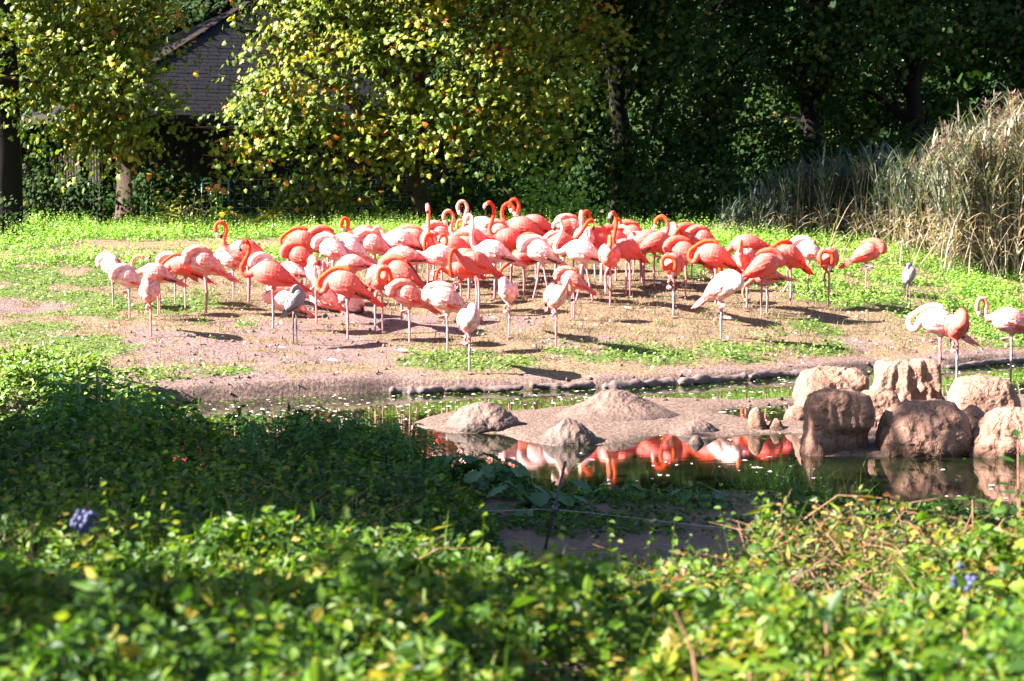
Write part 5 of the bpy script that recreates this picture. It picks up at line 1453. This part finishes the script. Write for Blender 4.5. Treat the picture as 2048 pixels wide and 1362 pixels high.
# burdock: big leaves by the water
def burdock(u, v, y, label, n, size):
    x = at(u, v, y)[0]; r = empty("burdock", (x, y, h1(x, y)), label, "burdock")
    for i in range(n):
        a = i * 2.4 + rs.normal(0, .3); L = size * rs.uniform(.3, 1.5); hz = size * rs.uniform(.25, 1.5)
        c = np.array([math.cos(a) * L, math.sin(a) * L, hz])
        sg = G(); tube(sg, [(0, 0, 0), c * [.5, .5, .7], c], [.008, .007, .005], 5)
        g = sg
        m_ = 9; tt = np.linspace(0, 1, m_); w = size * .42 * np.sin(np.pi * np.clip(tt * .93 + .07, 0, 1)) ** .7
        dirv = np.array([math.cos(a), math.sin(a), -.25]); sd = np.array([-math.sin(a), math.cos(a), 0])
        rows = []
        for j in range(m_):
            q = c + dirv * size * tt[j] + np.array([0, 0, -.25 * size * tt[j] ** 2])
            for s_ in (-1, -.5, 0, .5, 1):
                rows.append(q + sd * w[j] * s_ * (1 + .12 * math.sin(j * 2.7 + s_ * 3)) + np.array([0, 0, .10 * size * abs(s_) + .03 * size * math.sin(j * 3.1 + s_ * 4)]))
        F = []
        for j in range(m_ - 1):
            for q in range(4):
                b0 = j * 5 + q; F += [(b0, b0 + 1, b0 + 6), (b0, b0 + 6, b0 + 5)]
        g.add(rows, F, rs.uniform(0, 1))
        link("leaf", g.mesh("leaf", M_burdock, True), r)
burdock(985, 960, 15.7, "burdock with broad leaves just left of the leaning post", 32, .18)
burdock(1080, 975, 14.7, "burdock with drooping leaves right behind the leaning post", 16, .18)
burdock(905, 925, 16.4, "burdock with round leaves at the edge of the nettles", 16, .19)
burdock(1240, 1000, 15.4, "low leafy burdock on the bare shore right of the leaning post", 18, .11)
burdock(1400, 1010, 14.9, "small grey-green burdock at the water's edge in the middle", 20, .10)
burdock(1740, 1035, 14.4, "leafy clump by the water below the rock reflections", 22, .11)

# low creeping herbs on the shaded shore and grass in the shallow water
g = G()
n = 22000
y = rs.uniform(12.3, 16.6, n); x = rs.uniform(-1.2, 4.4, n); u = uof(x, y)
w = np.clip(np.exp(-((u - 1290) / 120) ** 2) * .6 * (y > 13.6) + np.exp(-((u - 1700) / 160) ** 2) * (y > 13.3) + np.exp(-((u - 1080) / 160) ** 2) * (y > 13.4) + (u > 1850) * .8 * (y > 12.5), 0, 1) * (vnoise(x, y, .3, 51) > .3)
k = (rs.uniform(0, 1, n) < w) & (H(x, y) > 0); x, y = x[k], y[k]
az = rs.uniform(0, 6.28, len(x)); off = np.stack([np.cos(az), np.sin(az), .2 + 0 * az], 1)
leaves(g, np.stack([x, y, H(x, y) + rs.uniform(.01, .14, len(x)) * vnoise(x, y, .3, 52)], 1), unit([0, -.1, .8] + rs.normal(0, .4, (len(x), 3))), off, rs.uniform(.03, .07, len(x)), OVAL, np.clip(rs.normal(.35, .2, len(x)), 0, 1))
tag(link("shore_herbs", g.mesh("shore_herbs", M_cover)), kind="stuff", label="low dark herbs on the shaded near shore", cat="herbs")
g = G()
n = 700
u = rs.normal(1600, 75, n); y = rs.normal(16.3, .55, n); x = (u - CU) / FPX * y
strips(g, np.stack([x, y, np.maximum(H(x, y), -.12)], 1), np.stack([rs.normal(0, .35, n), rs.normal(0, .3, n), np.ones(n)], 1), rs.uniform(.16, .48, n), .007, rs.uniform(0, .6, n), rs.uniform(.1, .7, n), 0, 3)
tag(link("sedge_grass", g.mesh("sedge_grass", M_cover)), kind="stuff", label="tuft of thin sedge grass in the shallow water below the dark boulder", cat="sedge")

# leaning electric fence post with its wire
y = 13.0
top, bot = at(1131, 922, y), at(1088, 1128, y - .05)
bot[2] = h1(bot[0], bot[1]) - .03
r = empty("fence_post", bot, "thin dark leaning post with a black insulator on the near shore", "post")
ax = top - bot
g = G(); tube(g, [np.zeros(3), ax * .5, ax], [.011, .0105, .010], 10); link("shaft", g.mesh("shaft", M_steel, True), r)
c = ax * .47
g = G(); tube(g, [c - ax * .05, c - ax * .045, c + ax * .045, c + ax * .05], [.014, .018, .018, .014], 10); tube(g, [c + [0, 0, 0], c + [.035, -.02, .005]], .006, 6); link("insulator", g.mesh("insulator", M_plastic, True), r)
g = G(); wc = bot + c + [.03, -.02, .005]
wl, wr = at(925, 1020, y + .4), at(2120, 1100, y - 1.4)
wl2 = at(400, 985, y + 1.6)
tube(g, catmull([wl2, wl, wc, wc * .6 + wr * .4 - [0, 0, .03], wr], 5), .0013, 4)
tag(link("fence_wire", g.mesh("fence_wire", M_wire)), "thin slack wire running through the black insulator", "wire")

# broad-leaved sprigs rising out of the foreground cover
def sprig(u, v, y, label, n, size, hgt, berries=0, tone=.5, az0=0.0, upright=.5):
    p = at(u, v, y); z = h1(p[0], p[1])
    r = empty("sprig", (p[0], p[1], z), label, "sprig")
    H_ = p[2] - z
    g = G(); tube(g, [(0, 0, 0), (.01, 0, H_ * .6), (0, 0, H_)], [.006, .005, .004], 6); link("stem", g.mesh("stem", M_twig), r)
    for i in range(n):
        a = az0 + i * 2.4; g = G()
        up = upright * rs.uniform(.5, 1.2)
        c = np.array([0, 0, H_ * (1 - .12 * (i // 3))]); D = np.array([math.cos(a), math.sin(a) * .8, up]); D /= np.linalg.norm(D)
        N = unit(np.array([[-.25 * math.cos(a) * up - .1, -.25 - .2 * math.sin(a) * up, 1.0]]))
        tt = np.linspace(0, 1, 7); sd = np.cross(N[0], D); w = size * .21 * np.sin(np.pi * np.clip(tt * .95 + .05, 0, 1)) ** .8
        rows = [c + D * (size * t + .02) - np.array([0, 0, .18 * size * t * t]) + sd * ww * s_ + N[0] * abs(s_) * size * .05 for t, ww in zip(tt, w) for s_ in (-1, 0, 1)]
        F = [f for j in range(6) for q in range(2) for f in ((j * 3 + q, j * 3 + q + 1, j * 3 + q + 4), (j * 3 + q, j * 3 + q + 4, j * 3 + q + 3))]
        g.add(rows, F, float(np.clip(rs.normal(tone, .12), 0, 1))); link("leaf", g.mesh("leaf", M_cover, True), r)
    if berries:
        bg_ = G(); bg_.add(ICO2[0], ICO2[1]); bme = bg_.mesh("berry", M_berry, True)
        for i in range(berries):
            q = rs.normal(0, 1, 3); q = q / np.linalg.norm(q) * rs.uniform(.4, 1) ** .4
            o = link("berry", bme, r, (q[0] * .048 + .0, q[1] * .035, H_ + .035 + q[2] * .04)); s_ = rs.uniform(.0085, .0115); o.scale = (s_, s_, s_ * 1.15)
    return r
sprig(172, 1062, 7.0, "cluster of dusty blue berries on a reddish stem in the left foreground", 5, .07, .4, 46, .97, upright=-.3)
sprig(1652, 1245, 5.3, "sprig with two dark upright leaves above the thicket's hollow", 5, .10, .4, 0, .2, .6, 1.6)
sprig(1500, 1345, 4.8, "sprig with pale grey-green leaves at the bottom of the frame", 7, .085, .4, 0, .7, .2, .3)
sprig(1920, 1310, 4.9, "broad-leaved sprig at the lower right corner with drooping leaves", 8, .095, .4, 0, .62, 1.0, .2)
sprig(1928, 1175, 5.9, "sprig with a few blue berries at the right edge of the cover", 5, .06, .4, 9, .75, .4, .5)
sprig(1615, 1345, 5.0, "short broad-leaved sprig low at the bottom right", 4, .06, .3, 0, .6, .4, .5)
sprig(2036, 880, 10.0, "blue-green lobed leaves hanging into the frame beside the right boulder", 8, .10, .3, 0, .25, 1.5, .4)
sprig(2040, 990, 9.6, "blue-green leaves at the right edge over the rock reflections", 7, .10, .3, 0, .22, 2.2, .1)
sprig(1945, 1000, 9.8, "small leafy shoot leaning over the water before the rock reflections", 5, .08, .3, 0, .25, 2.9, .1)
for u, v, y, L, lab in [(58, 1085, 6.4, .5, "thin dead stalk standing at the left edge of the foreground"), (1385, 1300, 5.0, .30, "broken brown stalk slanting at the bottom centre right")]:
    p = at(u, v, y); g = G(); z = h1(p[0], p[1])
    s_ = 1 if u < 500 else -1
    pts = [np.array([p[0] - .01, p[1], z]), np.array([p[0] + .005 - (.07 if s_ < 0 else 0), p[1], (z + p[2]) / 2]), np.array([p[0] + (.01 if s_ > 0 else -.07), p[1], p[2] + .06])]
    if s_ < 0: pts = [np.array([p[0] + .06, p[1], z]), np.array([p[0], p[1], p[2]]), np.array([p[0] - .045, p[1], p[2] + .10])]
    tube(g, pts, [.006, .005, .003], 6)
    tag(link("dead_stalk", g.mesh("dead_stalk", M_twig)), lab, "stalk")
print("objects", len(bpy.data.objects), "tris", sum(len(o.data.polygons) for o in bpy.data.objects if o.type == 'MESH'))
